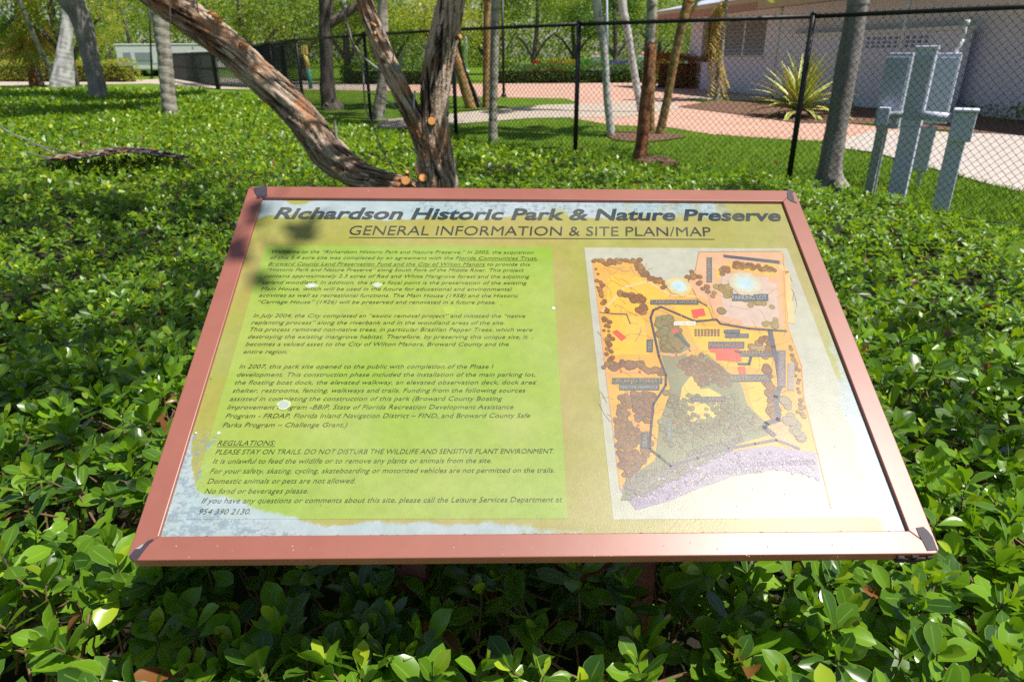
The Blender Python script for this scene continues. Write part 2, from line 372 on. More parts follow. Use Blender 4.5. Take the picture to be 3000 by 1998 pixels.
# backing body of the board
MB().box(FW - 0.012, SW - FW + 0.012, FW - 0.012, SH - FW + 0.012, -0.019, Z0 - 0.0006).build('backing_board', M['frame'], sign)
vs, fs = grid_quad((FW - .004, FW - .004), (SW - FW + .004, FW - .004), (SW - FW + .004, SH - FW + .004), (FW - .004, SH - FW + .004), 230, 150, Z0)
vv = np.array(vs); U = (vv[:, 0] - FW) / (SW - 2 * FW); Vv = (vv[:, 1] - FW) / (SH - 2 * FW)
nn = vnoise(vv[:, 0], vv[:, 1], 5.0, 9.0)[:, None]
olive = np.array((0.31, 0.28, 0.05)); sand = np.array((0.33, 0.285, 0.10)); grn = np.array((0.25, 0.29, 0.07))
colr = olive + (sand - olive) * np.clip(0.5 + 1.6 * nn + 0.5 * (U[:, None] - 0.5), 0, 1)
colr = colr + (grn - colr) * np.clip(0.25 - 1.4 * nn, 0, .7)
print_panel = ink_mesh('print_panel', vs, fs, colr)
gb = [sp(778, 719.5, Z0), sp(1616, 724, Z0), sp(1663, 1518.6, Z0), sp(545, 1521, Z0)]
print('green box', gb)
def rect_fit(q): return (q[3][0], q[3][1]), (q[2][0], q[2][1]), (q[1][0], q[1][1]), (q[0][0], q[0][1])
c00, c10, c11, c01 = rect_fit(gb)
vs, fs = grid_quad(c00, c10, c11, c01, 90, 90, Z0 + 0.0003)
vv = np.array(vs); nn = vnoise(vv[:, 0], vv[:, 1], 4.0, 5.0)[:, None]
ink_mesh('text_panel', vs, fs, np.array((0.255, 0.365, 0.058)) + nn * np.array((0.12, 0.02, 0.05)))
ms = [sp(1711.7, 726, Z0), sp(2305.5, 728, Z0), sp(2606, 1516, Z0), sp(1796, 1522, Z0)]
print('map sheet', ms)
c00, c10, c11, c01 = rect_fit(ms)
vs, fs = grid_quad(c00, c10, c11, c01, 60, 80, Z0 + 0.0003)
ink_mesh('map_sheet', vs, fs, (0.39, 0.39, 0.325))

# ---- lettering
FONT = bpy.data.curves.new('lettering_source', 'FONT')
fobj = bpy.data.objects.new('lettering_source', FONT)
def text_mesh(s, bold=0.0, shear=0.0, res=2, sp_=1.0):
    FONT.body = s; FONT.size = 1; FONT.offset = bold; FONT.shear = shear; FONT.resolution_u = res; FONT.space_character = sp_; FONT.fill_mode = 'FRONT'
    COL.objects.link(fobj); bpy.context.view_layer.update()
    dg = bpy.context.evaluated_depsgraph_get(); me = bpy.data.meshes.new_from_object(fobj.evaluated_get(dg)); COL.objects.unlink(fobj)
    v = np.zeros(len(me.vertices) * 3); me.vertices.foreach_get('co', v); v = v.reshape(-1, 3)
    f = [tuple(p.vertices) for p in me.polygons]; bpy.data.meshes.remove(me); return v, f
class Ink:
    def __init__(s): s.v = []; s.f = []; s.c = []
    def add(s, v, f, c):
        o = len(s.v); s.v += [tuple(x) for x in v]; s.f += [tuple(i + o for i in q) for q in f]; s.c += [tuple(c)] * len(v)
    def poly(s, pts, c, z): s.add([(x, y, z) for x, y in pts], [tuple(range(len(pts)))], c)
    def line(s, text, p0, p1, hgt, c, z, bold=0.0, shear=0.0, cap=0.69, res=2):
        """fit text between two points of the sign; hgt = capital height in metres"""
        v, f = text_mesh(text, bold, shear, res); x0, x1 = v[:, 0].min(), v[:, 0].max()
        a, b = Vector(p0), Vector(p1); d = (b - a); L = d.length; d.normalize(); n = Vector((-d.y, d.x))
        sx = L / (x1 - x0); sy = hgt / cap
        s.add([(a.x + d.x * (q[0] - x0) * sx + n.x * q[1] * sy, a.y + d.y * (q[0] - x0) * sx + n.y * q[1] * sy, z) for q in v], f, c)
    def build(s, name, kind=None, bleach=0.25): return ink_mesh(name, s.v, s.f, np.array(s.c), kind=kind, bleach=bleach)
INK = (0.025, 0.032, 0.04); BODY = (0.018, 0.030, 0.012)
ZT = Z0 + 0.0007
t_ = Ink(); a = sp(801, 640, ZT); b = sp(2292, 646.7, ZT); ht = sp(812, 609, ZT)[1] - a[1]
t_.line('Richardson Historic Park & Nature Preserve', a, b, ht * 1.02, (0.02, 0.035, 0.055), ZT, bold=0.028, shear=0.22, res=4)
t_.build('title_lettering', bleach=0.30)
t_ = Ink(); a = sp(1022, 688, ZT); b = sp(2087, 692, ZT); hs = sp(1022, 661, ZT)[1] - a[1]
t_.line('GENERAL INFORMATION & SITE PLAN/MAP', a, b, hs, INK, ZT, bold=-0.004, shear=0.12, res=3)
u0, u1 = sp(1022, 696.5, ZT), sp(2094, 702, ZT)
t_.poly([(u0[0], u0[1]), (u1[0], u1[1]), (u1[0], u1[1] + .0013), (u0[0], u0[1] + .0013)], INK, ZT)
t_.build('subtitle_lettering')
c5 = lambda x, y: (620 + x / 2.3088, 700 + y / 2.3088)
c6 = lambda x, y: (560 + x / 2.1409, 1040 + y / 2.1409)
c7 = lambda x, y: (540 + x / 2.0302, 1260 + y / 2.0302)
PAR = [
 [(c5, 405, 2178, 96, 'Welcome to the \u201cRichardson Historic Park and Nature Preserve.\u201d In 2002, the acquisition'),
  (c5, 393, 2203, 136, 'of this 5.4 acre site was completed by an agreement with the Florida Communities Trust,'),
  (c5, 382, 2155, 178, 'Broward County Land Preservation Fund and the City of Wilton Manors to provide this'),
  (c5, 376, 2113, 218, '\u201cHistoric Park and Nature Preserve\u201d along South Fork of the Middle River. This project'),
  (c5, 357, 2152, 261, 'contains approximately 2.3 acres of Red and White Mangrove forest and the adjoining'),
  (c5, 345, 2133, 304, 'upland woodland. In addition, the site\u2019s focal point is the preservation of the existing'),
  (c5, 332, 2033, 348, 'Main House, which will be used in the future for educational and environmental'),
  (c5, 320, 2075, 392, 'activities as well as recreational functions. The Main House (1958) and the Historic'),
  (c5, 312, 1922, 437, '\u201cCarriage House\u201d (1926) will be preserved and renovated in a future phase.')],
 [(c5, 280, 2122, 530, 'In July 2004, the City completed an \u201cexotic removal project\u201d and initiated the \u201cnative'),
  (c5, 267, 1982, 577, 'replanting process\u201d along the riverbank and in the woodland areas of the site.'),
  (c5, 258, 2170, 624, 'This process removed non-native trees, in particular Brazilian Pepper Trees, which were'),
  (c5, 243, 2140, 673, 'destroying the existing mangrove habitat. Therefore, by preserving this unique site, it'),
  (c5, 228, 2010, 723, 'becomes a valued asset to the City of Wilton Manors, Broward County and the'),
  (c5, 214, 508, 775, 'entire region.')],
 [(c6, 300, 1898, 84, 'In 2007, this park site opened to the public with completion of the Phase I'),
  (c6, 285, 2158, 135, 'development. This construction phase included the installation of the main parking lot,'),
  (c6, 272, 2160, 184, 'the floating boat dock, the elevated walkway, an elevated observation deck, dock area'),
  (c6, 257, 2098, 235, 'shelter, restrooms, fencing, walkways and trails. Funding from the following sources'),
  (c6, 240, 1953, 287, 'assisted in completing the construction of this park (Broward County Boating'),
  (c6, 225, 2022, 340, 'Improvement Program -BBIP, State of Florida Recreation Development Assistance'),
  (c6, 213, 2127, 395, 'Program - FRDAP, Florida Inland Navigation District \u2013 FIND, and Broward County Safe'),
  (c6, 195, 978, 452, 'Parks Program \u2013 Challenge Grant.)')],
 [(c7, 195, 540, 90, 'REGULATIONS:'),
  (c7, 183, 2200, 143, 'PLEASE STAY ON TRAILS. DO NOT DISTURB THE WILDLIFE AND SENSITIVE PLANT ENVIRONMENT.'),
  (c7, 168, 1828, 198, 'It is unlawful to feed the wildlife or to remove any plants or animals from the site.'),
  (c7, 150, 2203, 257, 'For your safety, skating, cycling, skateboarding or motorized vehicles are not permitted on the trails.'),
  (c7, 135, 1015, 317, 'Domestic animals or pets are not allowed.'),
  (c7, 118, 735, 377, 'No food or beverages please.'),
  (c7, 100, 2250, 434, 'If you have any questions or comments about this site, please call the Leisure Services Department at'),
  (c7, 85, 390, 500, '954 390 2130.')]]
CAPH = 0.0073
for par in PAR:
    t_ = Ink()
    for cf, x0, x1, yb, s in par:
        a = sp(*cf(x0, yb), ZT); b = sp(*cf(x1, yb), ZT)
        # the lines run level on the board
        b = (b[0], a[1] + 0.35 * (b[1] - a[1]))
        t_.line(s, a, b, CAPH, BODY, ZT, bold=-0.003, shear=0.26)
        def under(f0, f1):
            p = Vector(a).lerp(Vector(b), f0); q = Vector(a).lerp(Vector(b), f1); y = -0.0022
            t_.poly([(p.x, p.y + y), (q.x, q.y + y), (q.x, q.y + y + .0006), (p.x, p.y + y + .0006)], BODY, ZT)
        if s.startswith('of this 5.4'): under(0.703, 1.0)
        if s.startswith('Broward County Land'): under(0.0, 0.828)
        if s.startswith('REGUL'): under(0.0, 1.0)
    t_.build('paragraph_lettering')

# ---- the site map
mp_ = lambda x, y: sp(1650 + x / 1.7818, 680 + y / 1.7818, Z0)
def mpoly(I, pts, c, z): I.poly([mp_(x, y) for x, y in pts], c, z)
def mline(I, pts, wd, c, z):
    P = [Vector(mp_(x, y)) for x, y in pts]
    for p, q in zip(P, P[1:]):
        d = (q - p).normalized(); n = Vector((-d.y, d.x)) * wd / 2; p2, q2 = p - d * wd * .3, q + d * wd * .3
        I.poly([p2 + n, p2 - n, q2 - n, q2 + n], c, z)
I = Ink(); zb = Z0 + 0.0005
LAND = [(155, 148), (398, 148), (405, 210), (470, 240), (540, 270), (600, 290), (645, 240), (690, 200), (708, 105), (1140, 102), (1152, 200), (1165, 470), (1195, 560), (1240, 700), (1250, 860), (1290, 1000), (1325, 1160), (1080, 1115), (860, 1145), (560, 1222), (330, 1300), (300, 1340), (225, 740), (190, 450)]
mpoly(I, LAND, (0.56, 0.31, 0.065), zb)
WARM = [[(240, 220), (380, 230), (560, 330), (440, 420), (220, 420)], [(240, 440), (420, 440), (450, 640), (260, 640)], [(560, 380), (760, 390), (780, 470), (640, 460)], [(640, 480), (1080, 530), (1090, 720), (850, 700), (700, 600)], [(950, 780), (1100, 760), (1110, 960), (1000, 960)], [(290, 840), (340, 840), (350, 1000), (300, 1040)]]
for q in WARM: mpoly(I, q, (0.62, 0.38, 0.05), zb + .00006)
mpoly(I, [(706, 110), (820, 106), (1140, 106), (1150, 500), (940, 492), (820, 470), (770, 380), (700, 330), (650, 270), (690, 200)], (0.55, 0.31, 0.19), zb + .0001)
mpoly(I, [(850, 165), (1110, 165), (1130, 230), (1070, 235), (920, 200), (830, 215), (800, 260), (790, 200)], (0.58, 0.36, 0.08), zb + .00014)
mpoly(I, [(820, 225), (925, 215), (925, 235), (1068, 235), (1070, 265), (1110, 270), (1130, 500), (935, 490), (930, 460), (835, 440)], (0.50, 0.37, 0.31), zb + .00017)
mpoly(I, [(480, 440), (560, 430), (600, 500), (665, 600), (640, 650), (750, 640), (850, 720), (930, 800), (960, 900), (1060, 1000), (1070, 1060), (900, 1110), (700, 1175), (560, 1222), (400, 1300), (340, 1400), (300, 1400), (330, 1290), (480, 1190), (500, 1000), (560, 830), (540, 740), (500, 600)], (0.19, 0.19, 0.12), zb + .00018)
mpoly(I, [(620, 810), (690, 720), (715, 820), (760, 815), (840, 860), (810, 1010), (730, 985), (650, 990), (600, 930)], (0.60, 0.41, 0.10), zb + .00022)
mpoly(I, [(300, 1350), (330, 1300), (560, 1222), (860, 1145), (1080, 1118), (1320, 1152), (1345, 1310), (1310, 1280), (1200, 1250), (1100, 1240), (900, 1270), (700, 1340), (560, 1400), (380, 1450)], (0.27, 0.22, 0.33), zb + .00015)
mpoly(I, [(1080, 1000), (1150, 960), (1215, 1090), (1200, 1140), (1090, 1080)], (0.70, 0.30, 0.14), zb + .00024)
ORG = (0.66, 0.28, 0.12)
mline(I, [(230, 750), (300, 725), (400, 730), (450, 760)], .006, ORG, zb + .00026)
mline(I, [(345, 840), (350, 950), (390, 1010), (450, 1030)], .005, ORG, zb + .00026)
mline(I, [(500, 635), (590, 645), (660, 620), (700, 600)], .0045, ORG, zb + .00026)
mline(I, [(200, 420), (320, 290), (440, 260), (560, 330), (700, 340)], .004, (0.70, 0.42, 0.2), zb + .00026)
mline(I, [(155, 150), (190, 440), (225, 740), (300, 1340)], .002, ORG, zb + .00027)
mline(I, [(1150, 110), (1165, 470), (1195, 560), (1245, 700), (1255, 860), (1330, 1160), (1398, 1440)], .0018, ORG, zb + .00027)
mline(I, [(1135, 180), (1165, 210), (1190, 470)], .010, (0.68, 0.42, 0.18), zb + .00024)
mline(I, [(155, 148), (398, 148), (405, 210), (540, 268), (590, 288), (645, 240), (690, 200), (708, 105), (1140, 102)], .0011, (0.35, 0.18, 0.08), zb + .00027)
mline(I, [(645, 240), (700, 350), (760, 400), (785, 465)], .0012, (0.2, 0.15, 0.15), zb + .00028)
# tree symbols
def dots(poly, n, r0, r1, cs, edge=False):
    n = int(n * 1.7); r0 *= .72; r1 *= .74
    P = [Vector(p) for p in poly]; k = 0; tries = 0
    xs = [p.x for p in P]; ys = [p.y for p in P]
    while k < n and tries < n * 30:
        tries += 1
        if edge:
            i = random.randrange(len(P) - 1); q = P[i].lerp(P[i + 1], random.random()) + Vector((random.gauss(0, 9), random.gauss(0, 9)))
        else:
            q = Vector((random.uniform(min(xs), max(xs)), random.uniform(min(ys), max(ys)))); ins = False; j = len(P) - 1
            for i in range(len(P)):
                if ((P[i].y > q.y) != (P[j].y > q.y)) and (q.x < (P[j].x - P[i].x) * (q.y - P[i].y) / (P[j].y - P[i].y) + P[i].x): ins = not ins
                j = i
            if not ins: continue
        k += 1; r = random.uniform(r0, r1); c = random.choice(cs); cx, cy = mp_(q.x, q.y); z = zb + .0003 + random.random() * .00012
        I.poly([(cx + r * math.cos(a * .785), cy + r * math.sin(a * .785)) for a in range(8)], tuple(x * .55 for x in c), z)
        I.poly([(cx + r * .82 * math.cos(a * .785), cy + r * .82 * math.sin(a * .785)) for a in range(8)], c, z + .00002)
BR = [(0.22, 0.09, 0.04), (0.19, 0.085, 0.05), (0.27, 0.14, 0.05)]; PU = [(0.20, 0.10, 0.075), (0.24, 0.12, 0.07), (0.17, 0.095, 0.08)]
for _ in range(150):      # survey and contour lines
    x_, y_ = random.uniform(180, 1230), random.uniform(160, 1080); a_ = random.choice((0, 1.57, .3, -.3, .8)) + random.gauss(0, .2); pt = [(x_, y_)]
    if x_ > 400 and x_ < 700 and y_ < 300: continue
    for k in range(random.randint(2, 6)):
        a_ += random.gauss(0, .35); x_ += 22 * math.cos(a_); y_ += 22 * math.sin(a_); pt.append((x_, y_))
    if max(p[0] for p in pt) > 1240 or min(p[0] for p in pt) < 180: continue
    mline(I, pt, random.choice((.0005, .0007, .0009)), random.choice(((0.52, 0.20, 0.08), (0.40, 0.20, 0.10), (0.30, 0.2, 0.14))), zb + .00025)
dots([(165, 160), (390, 160), (410, 215), (540, 275)], 46, .0042, .0075, BR, True)
dots([(170, 170), (215, 380), (235, 520), (245, 700)], 34, .003, .006, BR, True)
dots([(300, 330), (380, 340), (430, 390), (400, 410)], 16, .006, .010, BR, True)
dots([(235, 700), (330, 690), (520, 730)], 26, .005, .009, PU, True)
dots([(300, 850), (340, 840), (350, 1000), (460, 1100), (430, 1190), (330, 1290), (300, 1250), (270, 1000)], 110, .0045, .008, PU)
dots([(360, 840), (470, 840), (460, 1010), (380, 980)], 55, .0045, .008, PU)
dots([(640, 650), (750, 640), (860, 720), (880, 800), (720, 800), (600, 700)], 60, .004, .007, PU)
dots([(560, 840), (600, 940), (660, 1000), (820, 1010), (850, 880)], 60, .004, .0075, [(0.19, 0.16, 0.09), (0.17, 0.13, 0.09)], True)
dots([(480, 440), (560, 430), (600, 500), (640, 620), (520, 620), (500, 560)], 34, .006, .010, [(0.18, 0.16, 0.07), (0.20, 0.13, 0.06)])
dots([(500, 1000), (560, 840), (900, 850), (1050, 1020), (900, 1100), (560, 1200)], 120, .004, .007, [(0.17, 0.17, 0.11), (0.18, 0.145, 0.10), (0.21, 0.20, 0.13)])
dots([(340, 1400), (420, 1300), (600, 1240), (900, 1150), (1200, 1150), (1330, 1200), (1330, 1290), (1100, 1240), (900, 1265), (700, 1330), (560, 1390), (390, 1440)], 260, .001, .0035, [(0.24, 0.19, 0.30), (0.34, 0.29, 0.40), (0.19, 0.15, 0.22), (0.38, 0.34, 0.38)])
dots([(330, 1280), (600, 1200), (900, 1120), (560, 1300), (330, 1400)], 120, .004, .007, [(0.20, 0.19, 0.17), (0.19, 0.16, 0.15)])
dots([(830, 200), (880, 175), (960, 180), (1040, 190), (1100, 195)], 26, .005, .008, BR, True)
dots([(800, 280), (860, 300), (850, 380), (810, 430)], 9, .007, .011, [(0.27, 0.20, 0.07), (0.23, 0.15, 0.06)], True)
dots([(960, 350), (990, 390), (1100, 330), (1095, 440), (1110, 490), (1040, 470)], 9, .006, .009, [(0.27, 0.20, 0.07)], True)
dots([(940, 620), (1080, 560), (1060, 700), (1080, 830), (1110, 980)], 26, .006, .012, BR, True)
dots([(1150, 860), (1190, 980), (1240, 1080)], 10, .008, .012, [(0.25, 0.20, 0.14)], True)
dots([(1190, 560), (1240, 860), (1250, 980)], 14, .003, .006, BR, True)
dots([(650, 240), (700, 230), (720, 300), (790, 320)], 10, .005, .008, BR, True)
RED = (0.72, 0.07, 0.06)
for q in ([(668, 408), (733, 400), (744, 438), (706, 442), (702, 450), (678, 448)], [(255, 522), (280, 512), (330, 552), (305, 570)], [(760, 575), (890, 575), (896, 608), (920, 612), (930, 678), (800, 670), (795, 632), (765, 625)], [(912, 705), (948, 700), (955, 745), (922, 748)], [(565, 510), (590, 505), (600, 528), (575, 528)]):
    mpoly(I, q, RED, zb + .00046)
DK = (0.045, 0.045, 0.075)
mline(I, [(560, 1222), (500, 1170), (448, 1130), (470, 900), (535, 800), (536, 750), (500, 650), (456, 450), (470, 410), (510, 392), (690, 468), (800, 458), (820, 480), (970, 505), (1165, 518)], .0034, DK, zb + .00048)
mline(I, [(1080, 520), (1095, 600), (1118, 680), (1135, 800), (1108, 860), (1122, 980), (1060, 1000), (1048, 1020), (1100, 1060)], .0075, (0.08, 0.075, 0.11), zb + .00048)
mline(I, [(455, 368), (700, 362), (750, 385)], .0018, DK, zb + .00048)
mline(I, [(560, 1222), (700, 1180), (860, 1130), (1000, 1105), (1110, 1085), (1230, 1130)], .004, (0.12, 0.10, 0.15), zb + .00048)
mline(I, [(915, 690), (970, 690), (980, 650), (900, 625)], .004, DK, zb + .00048)
mline(I, [(190, 420), (260, 428), (330, 430), (350, 480)], .0014, DK, zb + .00048)
for k in range(8):
    for j in range(3): mpoly(I, [(685 + k * 17, 508 + j * 13), (697 + k * 17, 508 + j * 13), (697 + k * 17, 518 + j * 13), (685 + k * 17, 518 + j * 13)], (0.16, 0.08, 0.08), zb + .00047)
for k in range(10): mpoly(I, [(890 + k * 17, 618), (903 + k * 17, 620), (903 + k * 17, 630), (890 + k * 17, 628)], (0.16, 0.08, 0.08), zb + .00047)
LB = (0.06, 0.075, 0.115)
def mlabel(text, x0, y0, x1, y1, tc=(0.34, 0.24, 0.12), bgc=LB, vert=False, pad=5):
    if vert:   # reads upwards
        mpoly(I, [(x0, y0), (x1, y0), (x1, y1), (x0, y1)], bgc, zb + .0005)
        a, b = mp_(x1 - 6, y1 - pad), mp_(x1 - 8, y0 + pad); hh = abs(mp_(x1, y1)[0] - mp_(x0, y1)[0]) * .6
    else:
        mpoly(I, [(x0, y0), (x1, y0), (x1, y1), (x0, y1)], bgc, zb + .0005)
        a, b = mp_(x0 + pad, y1 - (y1 - y0) * .2), mp_(x1 - pad, y1 - (y1 - y0) * .2); hh = abs(mp_(x0, y0)[1] - mp_(x0, y1)[1]) * .62
    I.line(text, a, b, hh, tc, zb + .00055, bold=0.0, shear=0)
mlabel('CARRIAGE HOUSE', 455, 356, 705, 380); mlabel('PARKING LOT', 880, 325, 1070, 362, (0.36, 0.36, 0.30)); mlabel('MAIN HOUSE', 757, 574, 945, 610, (0.42, 0.14, 0.10))
mlabel('RESTROOMS', 872, 745, 1078, 782); mlabel('UPLAND FOREST', 255, 763, 517, 793); mlabel('MARITIME HAMMOCK', 292, 796, 502, 826, (0.30, 0.30, 0.32)); mlabel('WETLANDS', 668, 860, 845, 886)
mlabel('TRAIL', 435, 562, 468, 628, vert=True); mlabel('ENTRY DRIVE', 748, 135, 776, 265, vert=True); mlabel('TRAIL', 405, 1045, 445, 1130, vert=True); mlabel('TRAIL', 540, 985, 568, 1095, (0.26, 0.26, 0.2), (0.14, 0.15, 0.16), True)
mlabel('FUTURE', 838, 511, 922, 530, (0.25, 0.25, 0.28)); mlabel('PICNIC AREA', 845, 532, 968, 554, (0.25, 0.25, 0.28)); mlabel('FUTURE', 980, 598, 1052, 614, (0.4, 0.3, 0.2), (0.30, 0.22, 0.16)); mlabel('BUTTERFLY GARDEN', 925, 632, 1096, 652, (0.3, 0.25, 0.25))
mlabel('YOU ARE HERE', 578, 468, 690, 488, (0.15, 0.12, 0.1), (0.72, 0.66, 0.55))
mlabel('BOARDWALK', 1118, 620, 1160, 810, (0.35, 0.25, 0.2), (0.14, 0.12, 0.15), True); mlabel('PARK ENTRY', 1172, 685, 1206, 828, (0.35, 0.25, 0.2), (0.30, 0.26, 0.24), True)
mpoly(I, [(835, 120), (1128, 152), (1130, 168), (838, 134)], LB, zb + .0005)
mpoly(I, [(580, 535), (598, 532), (664, 592), (655, 605)], LB, zb + .0005)
I.line('ELEVATED WALKWAY', mp_(655, 1172), mp_(950, 1090), .0085, (0.14, 0.13, 0.19), zb + .00052)
I.line('SOUTH FORK OF THE MIDDLE RIVER', mp_(915, 1230), mp_(1320, 1212), .0075, (0.20, 0.17, 0.24), zb + .00052)
I.line('NEW RIVER', mp_(820, 1262), mp_(1040, 1256), .0080, (0.24, 0.22, 0.28), zb + .00052)
I.build('site_map', bleach=0.9)
# bleached blots on the print
B = Ink()
def blot(px, py, rx, ry, c, z=ZT + .0003, n=18):
    cx, cy = sp(px, py, Z0); B.poly([(cx + rx * (1 + random.uniform(-.18, .18)) * math.cos(2 * math.pi * k / n), cy + ry * (1 + random.uniform(-.18, .18)) * math.sin(2 * math.pi * k / n)) for k in range(n)], c, z + random.random() * 1e-4)
for k in range(10):
    s = 1 - k * .09
    blot(1988, 840, .021 * s, .020 * s, [(0.54, 0.38, 0.14), (0.50, 0.42, 0.22), (0.48, 0.46, 0.30), (0.46, 0.50, 0.38), (0.44, 0.50, 0.44), (0.42, 0.50, 0.48), (0.40, 0.52, 0.54), (0.38, 0.52, 0.58), (0.36, 0.50, 0.58), (0.33, 0.48, 0.57)][k], zb + .0006 + k * 3e-5, 24)
    blot(2183, 832, .027 * s, .026 * s, [(0.50, 0.38, 0.30), (0.50, 0.42, 0.30), (0.48, 0.46, 0.34), (0.46, 0.50, 0.40), (0.44, 0.50, 0.44), (0.42, 0.50, 0.48), (0.40, 0.52, 0.54), (0.38, 0.52, 0.58), (0.36, 0.50, 0.58), (0.33, 0.48, 0.57)][k], zb + .0006 + k * 3e-5, 24)
for k in range(6):
    s = 1 - k * .1
    blot(832, 1186, .0095 * s, .0080 * s, [(0.48, 0.60, 0.28), (0.45, 0.58, 0.36), (0.40, 0.48, 0.36), (0.38, 0.44, 0.40), (0.38, 0.43, 0.42), (0.40, 0.45, 0.45)][k], ZT + .0003 + k * 3e-5)
    blot(913, 838, .010 * s, .0055 * s, [(0.42, 0.58, 0.2), (0.40, 0.5, 0.3), (0.4, 0.45, 0.38), (0.42, 0.45, 0.42), (0.45, 0.48, 0.46), (0.5, 0.52, 0.5)][k], ZT + .0003 + k * 3e-5)
    blot(1106, 836, .008 * s, .0055 * s, [(0.42, 0.58, 0.2), (0.40, 0.5, 0.3), (0.4, 0.45, 0.38), (0.42, 0.45, 0.42), (0.45, 0.48, 0.46), (0.5, 0.52, 0.5)][k], ZT + .0003 + k * 3e-5)
blot(1316, 909, .011, .009, (0.32, 0.42, 0.07), Z0 + .0005); blot(1298, 1071, .007, .005, (0.30, 0.41, 0.08), Z0 + .0005)
for px, py, rr in ((1622, 904, .0028), (642, 1269, .0022), (575, 1269, .0013)): blot(px, py, rr, rr, (0.75, 0.76, 0.72), n=10)
for _ in range(60):
    blot(random.uniform(640, 2550), random.uniform(720, 1530), *(random.uniform(.0003, .0009),) * 2, random.choice([(0.12, 0.12, 0.08), (0.7, 0.7, 0.6), (0.25, 0.25, 0.12)]), n=7)
B.build('bleached_blots', kind='stuff')
# edge grime along the bottom of the print and bits of leaf caught there
D = MB()
for _ in range(130):
    u = random.uniform(.05, .95) * SW; r = random.uniform(.0005, .0022); D.box(u - r, u + r, FW - .0005, FW + random.uniform(.0005, .0018), Z0, Z0 + .001)
D.build('edge_grime', M['rust'], sign)['kind'] = 'stuff'
M['gasket'] = plain('rubber_gasket', (0.02, 0.022, 0.025), None, 0.6, 30)
# corner tape pieces, torn
def tape(pts, name='tape_piece', mat='tape', h=.0009, lift=0.0):
    P = [sp(x, y, .0005) for x, y in pts]; v, f = prism(P, .0002, h)
    a = sum(p[0] for p in P) / len(P)
    o = MB().add(v, f).build(name, M[mat], sign); return o
q7 = lambda ox, oy: (lambda x, y: (ox + x / 7.84, oy + y / 7.84))
k = q7(680, 520); tape([k(*p) for p in ((505, 240), (590, 230), (680, 205), (800, 205), (805, 435), (570, 490), (565, 420), (520, 360), (500, 290))])
k = q7(2200, 530); tape([k(*p) for p in ((850, 210), (880, 200), (980, 240), (945, 290), (985, 380), (990, 450), (1065, 522), (930, 475), (850, 425), (828, 300))])
k = q7(350, 1480); tape([k(*p) for p in ((215, 1180), (350, 1010), (470, 1000), (560, 900), (670, 800), (785, 765), (760, 810), (690, 870), (560, 1040), (420, 1230), (390, 1278), (310, 1262))])
tape([k(*p) for p in ((365, 1000), (400, 980), (480, 930), (550, 885), (540, 930), (465, 1000))], 'bare_metal_patch', 'bare_metal', .0012)
k = q7(2520, 1480); tape([k(*p) for p in ((1280, 515), (1450, 490), (1560, 590), (1660, 720), (1775, 1025), (1545, 1042), (1440, 830), (1350, 680))])
D = MB()
for _ in range(26):
    x = random.uniform(SW - .05, SW - .008); z = random.uniform(-.022, -.004); r = random.uniform(.002, .006)
    D.box(x - r, x + r, -random.uniform(.001, .005), .0, z - r * .6, z + r * .5)
D.build('corner_crust', M['rust'], sign)['kind'] = 'stuff'
D = MB()
for px, py in [(2395, 1612), (553, 1632), (1475, 1600), (1660, 1628), (620, 1100), (745, 575), (1080, 560), (2340, 600), (2500, 1000)] + [(random.uniform(450, 2700), random.uniform(1585, 1632)) for _ in range(26)]:
    cx, cy = sp(px, py, 0); q = random.uniform(.0004, .0013); v, f = prism([(cx + q * random.uniform(.6, 1.2) * math.cos(a), cy + q * math.sin(a)) for a in (0, 1.05, 2.1, 3.14, 4.2, 5.24)], 0.0001, .0003); D.add(v, f)
M['chip'] = plain('paint_chip', (0.50, 0.28, 0.22), (0.42, 0.22, 0.17), 0.6, 50); D.build('paint_chips', M['chip'], sign)['kind'] = 'stuff'
# two square legs with brackets
for px in (1030, 2086):
    base = S_M @ Vector((sp(px, 1655, 0)[0] * 1.0 + (0.5 * SW - sp(px, 1655, 0)[0]) * .12, SH * .42, -TH))
    lg = MB().box(-.026, .026, -.026, .026, -base.z, -0.012).build('leg', M['frame'], sign, bevel=.003)
    lg.matrix_parent_inverse = S_MI.copy(); lg.location = base
    br = MB().box(-.026, .026, -.12, .12, -.012, 0).build('mounting_plate', M['frame'], sign, bevel=.002)
    br.matrix_parent_inverse = S_MI.copy(); br.matrix_basis = Matrix.Translation(base) @ SX.to_track_quat('X', 'Z').to_matrix().to_4x4() @ Matrix.Rotation(math.asin(SY.z), 4, 'X')
#@@PART2
# ================================================================== GROUND
def poly_sheet(name, pts, z, mat, kind='structure', sub=None):
    o = link(name, mesh(name, [(p[0], p[1], z) for p in pts], [tuple(range(len(pts)))], mat)); o['kind'] = kind
    if o.data.polygons[0].normal.z < 0: o.data.flip_normals()
    return o
poly_sheet('lawn', [(-220, -40), (220, -40), (220, 400), (-220, 400)], 0.0, M['grass'])
poly_sheet('walkway', [(-30, -6), (30, -6), (30, 0.05), (-30, 0.05)], 0.012, M['path'])
def gp(*pts, z=0.0): return [G(x, y, z) for x, y in pts]
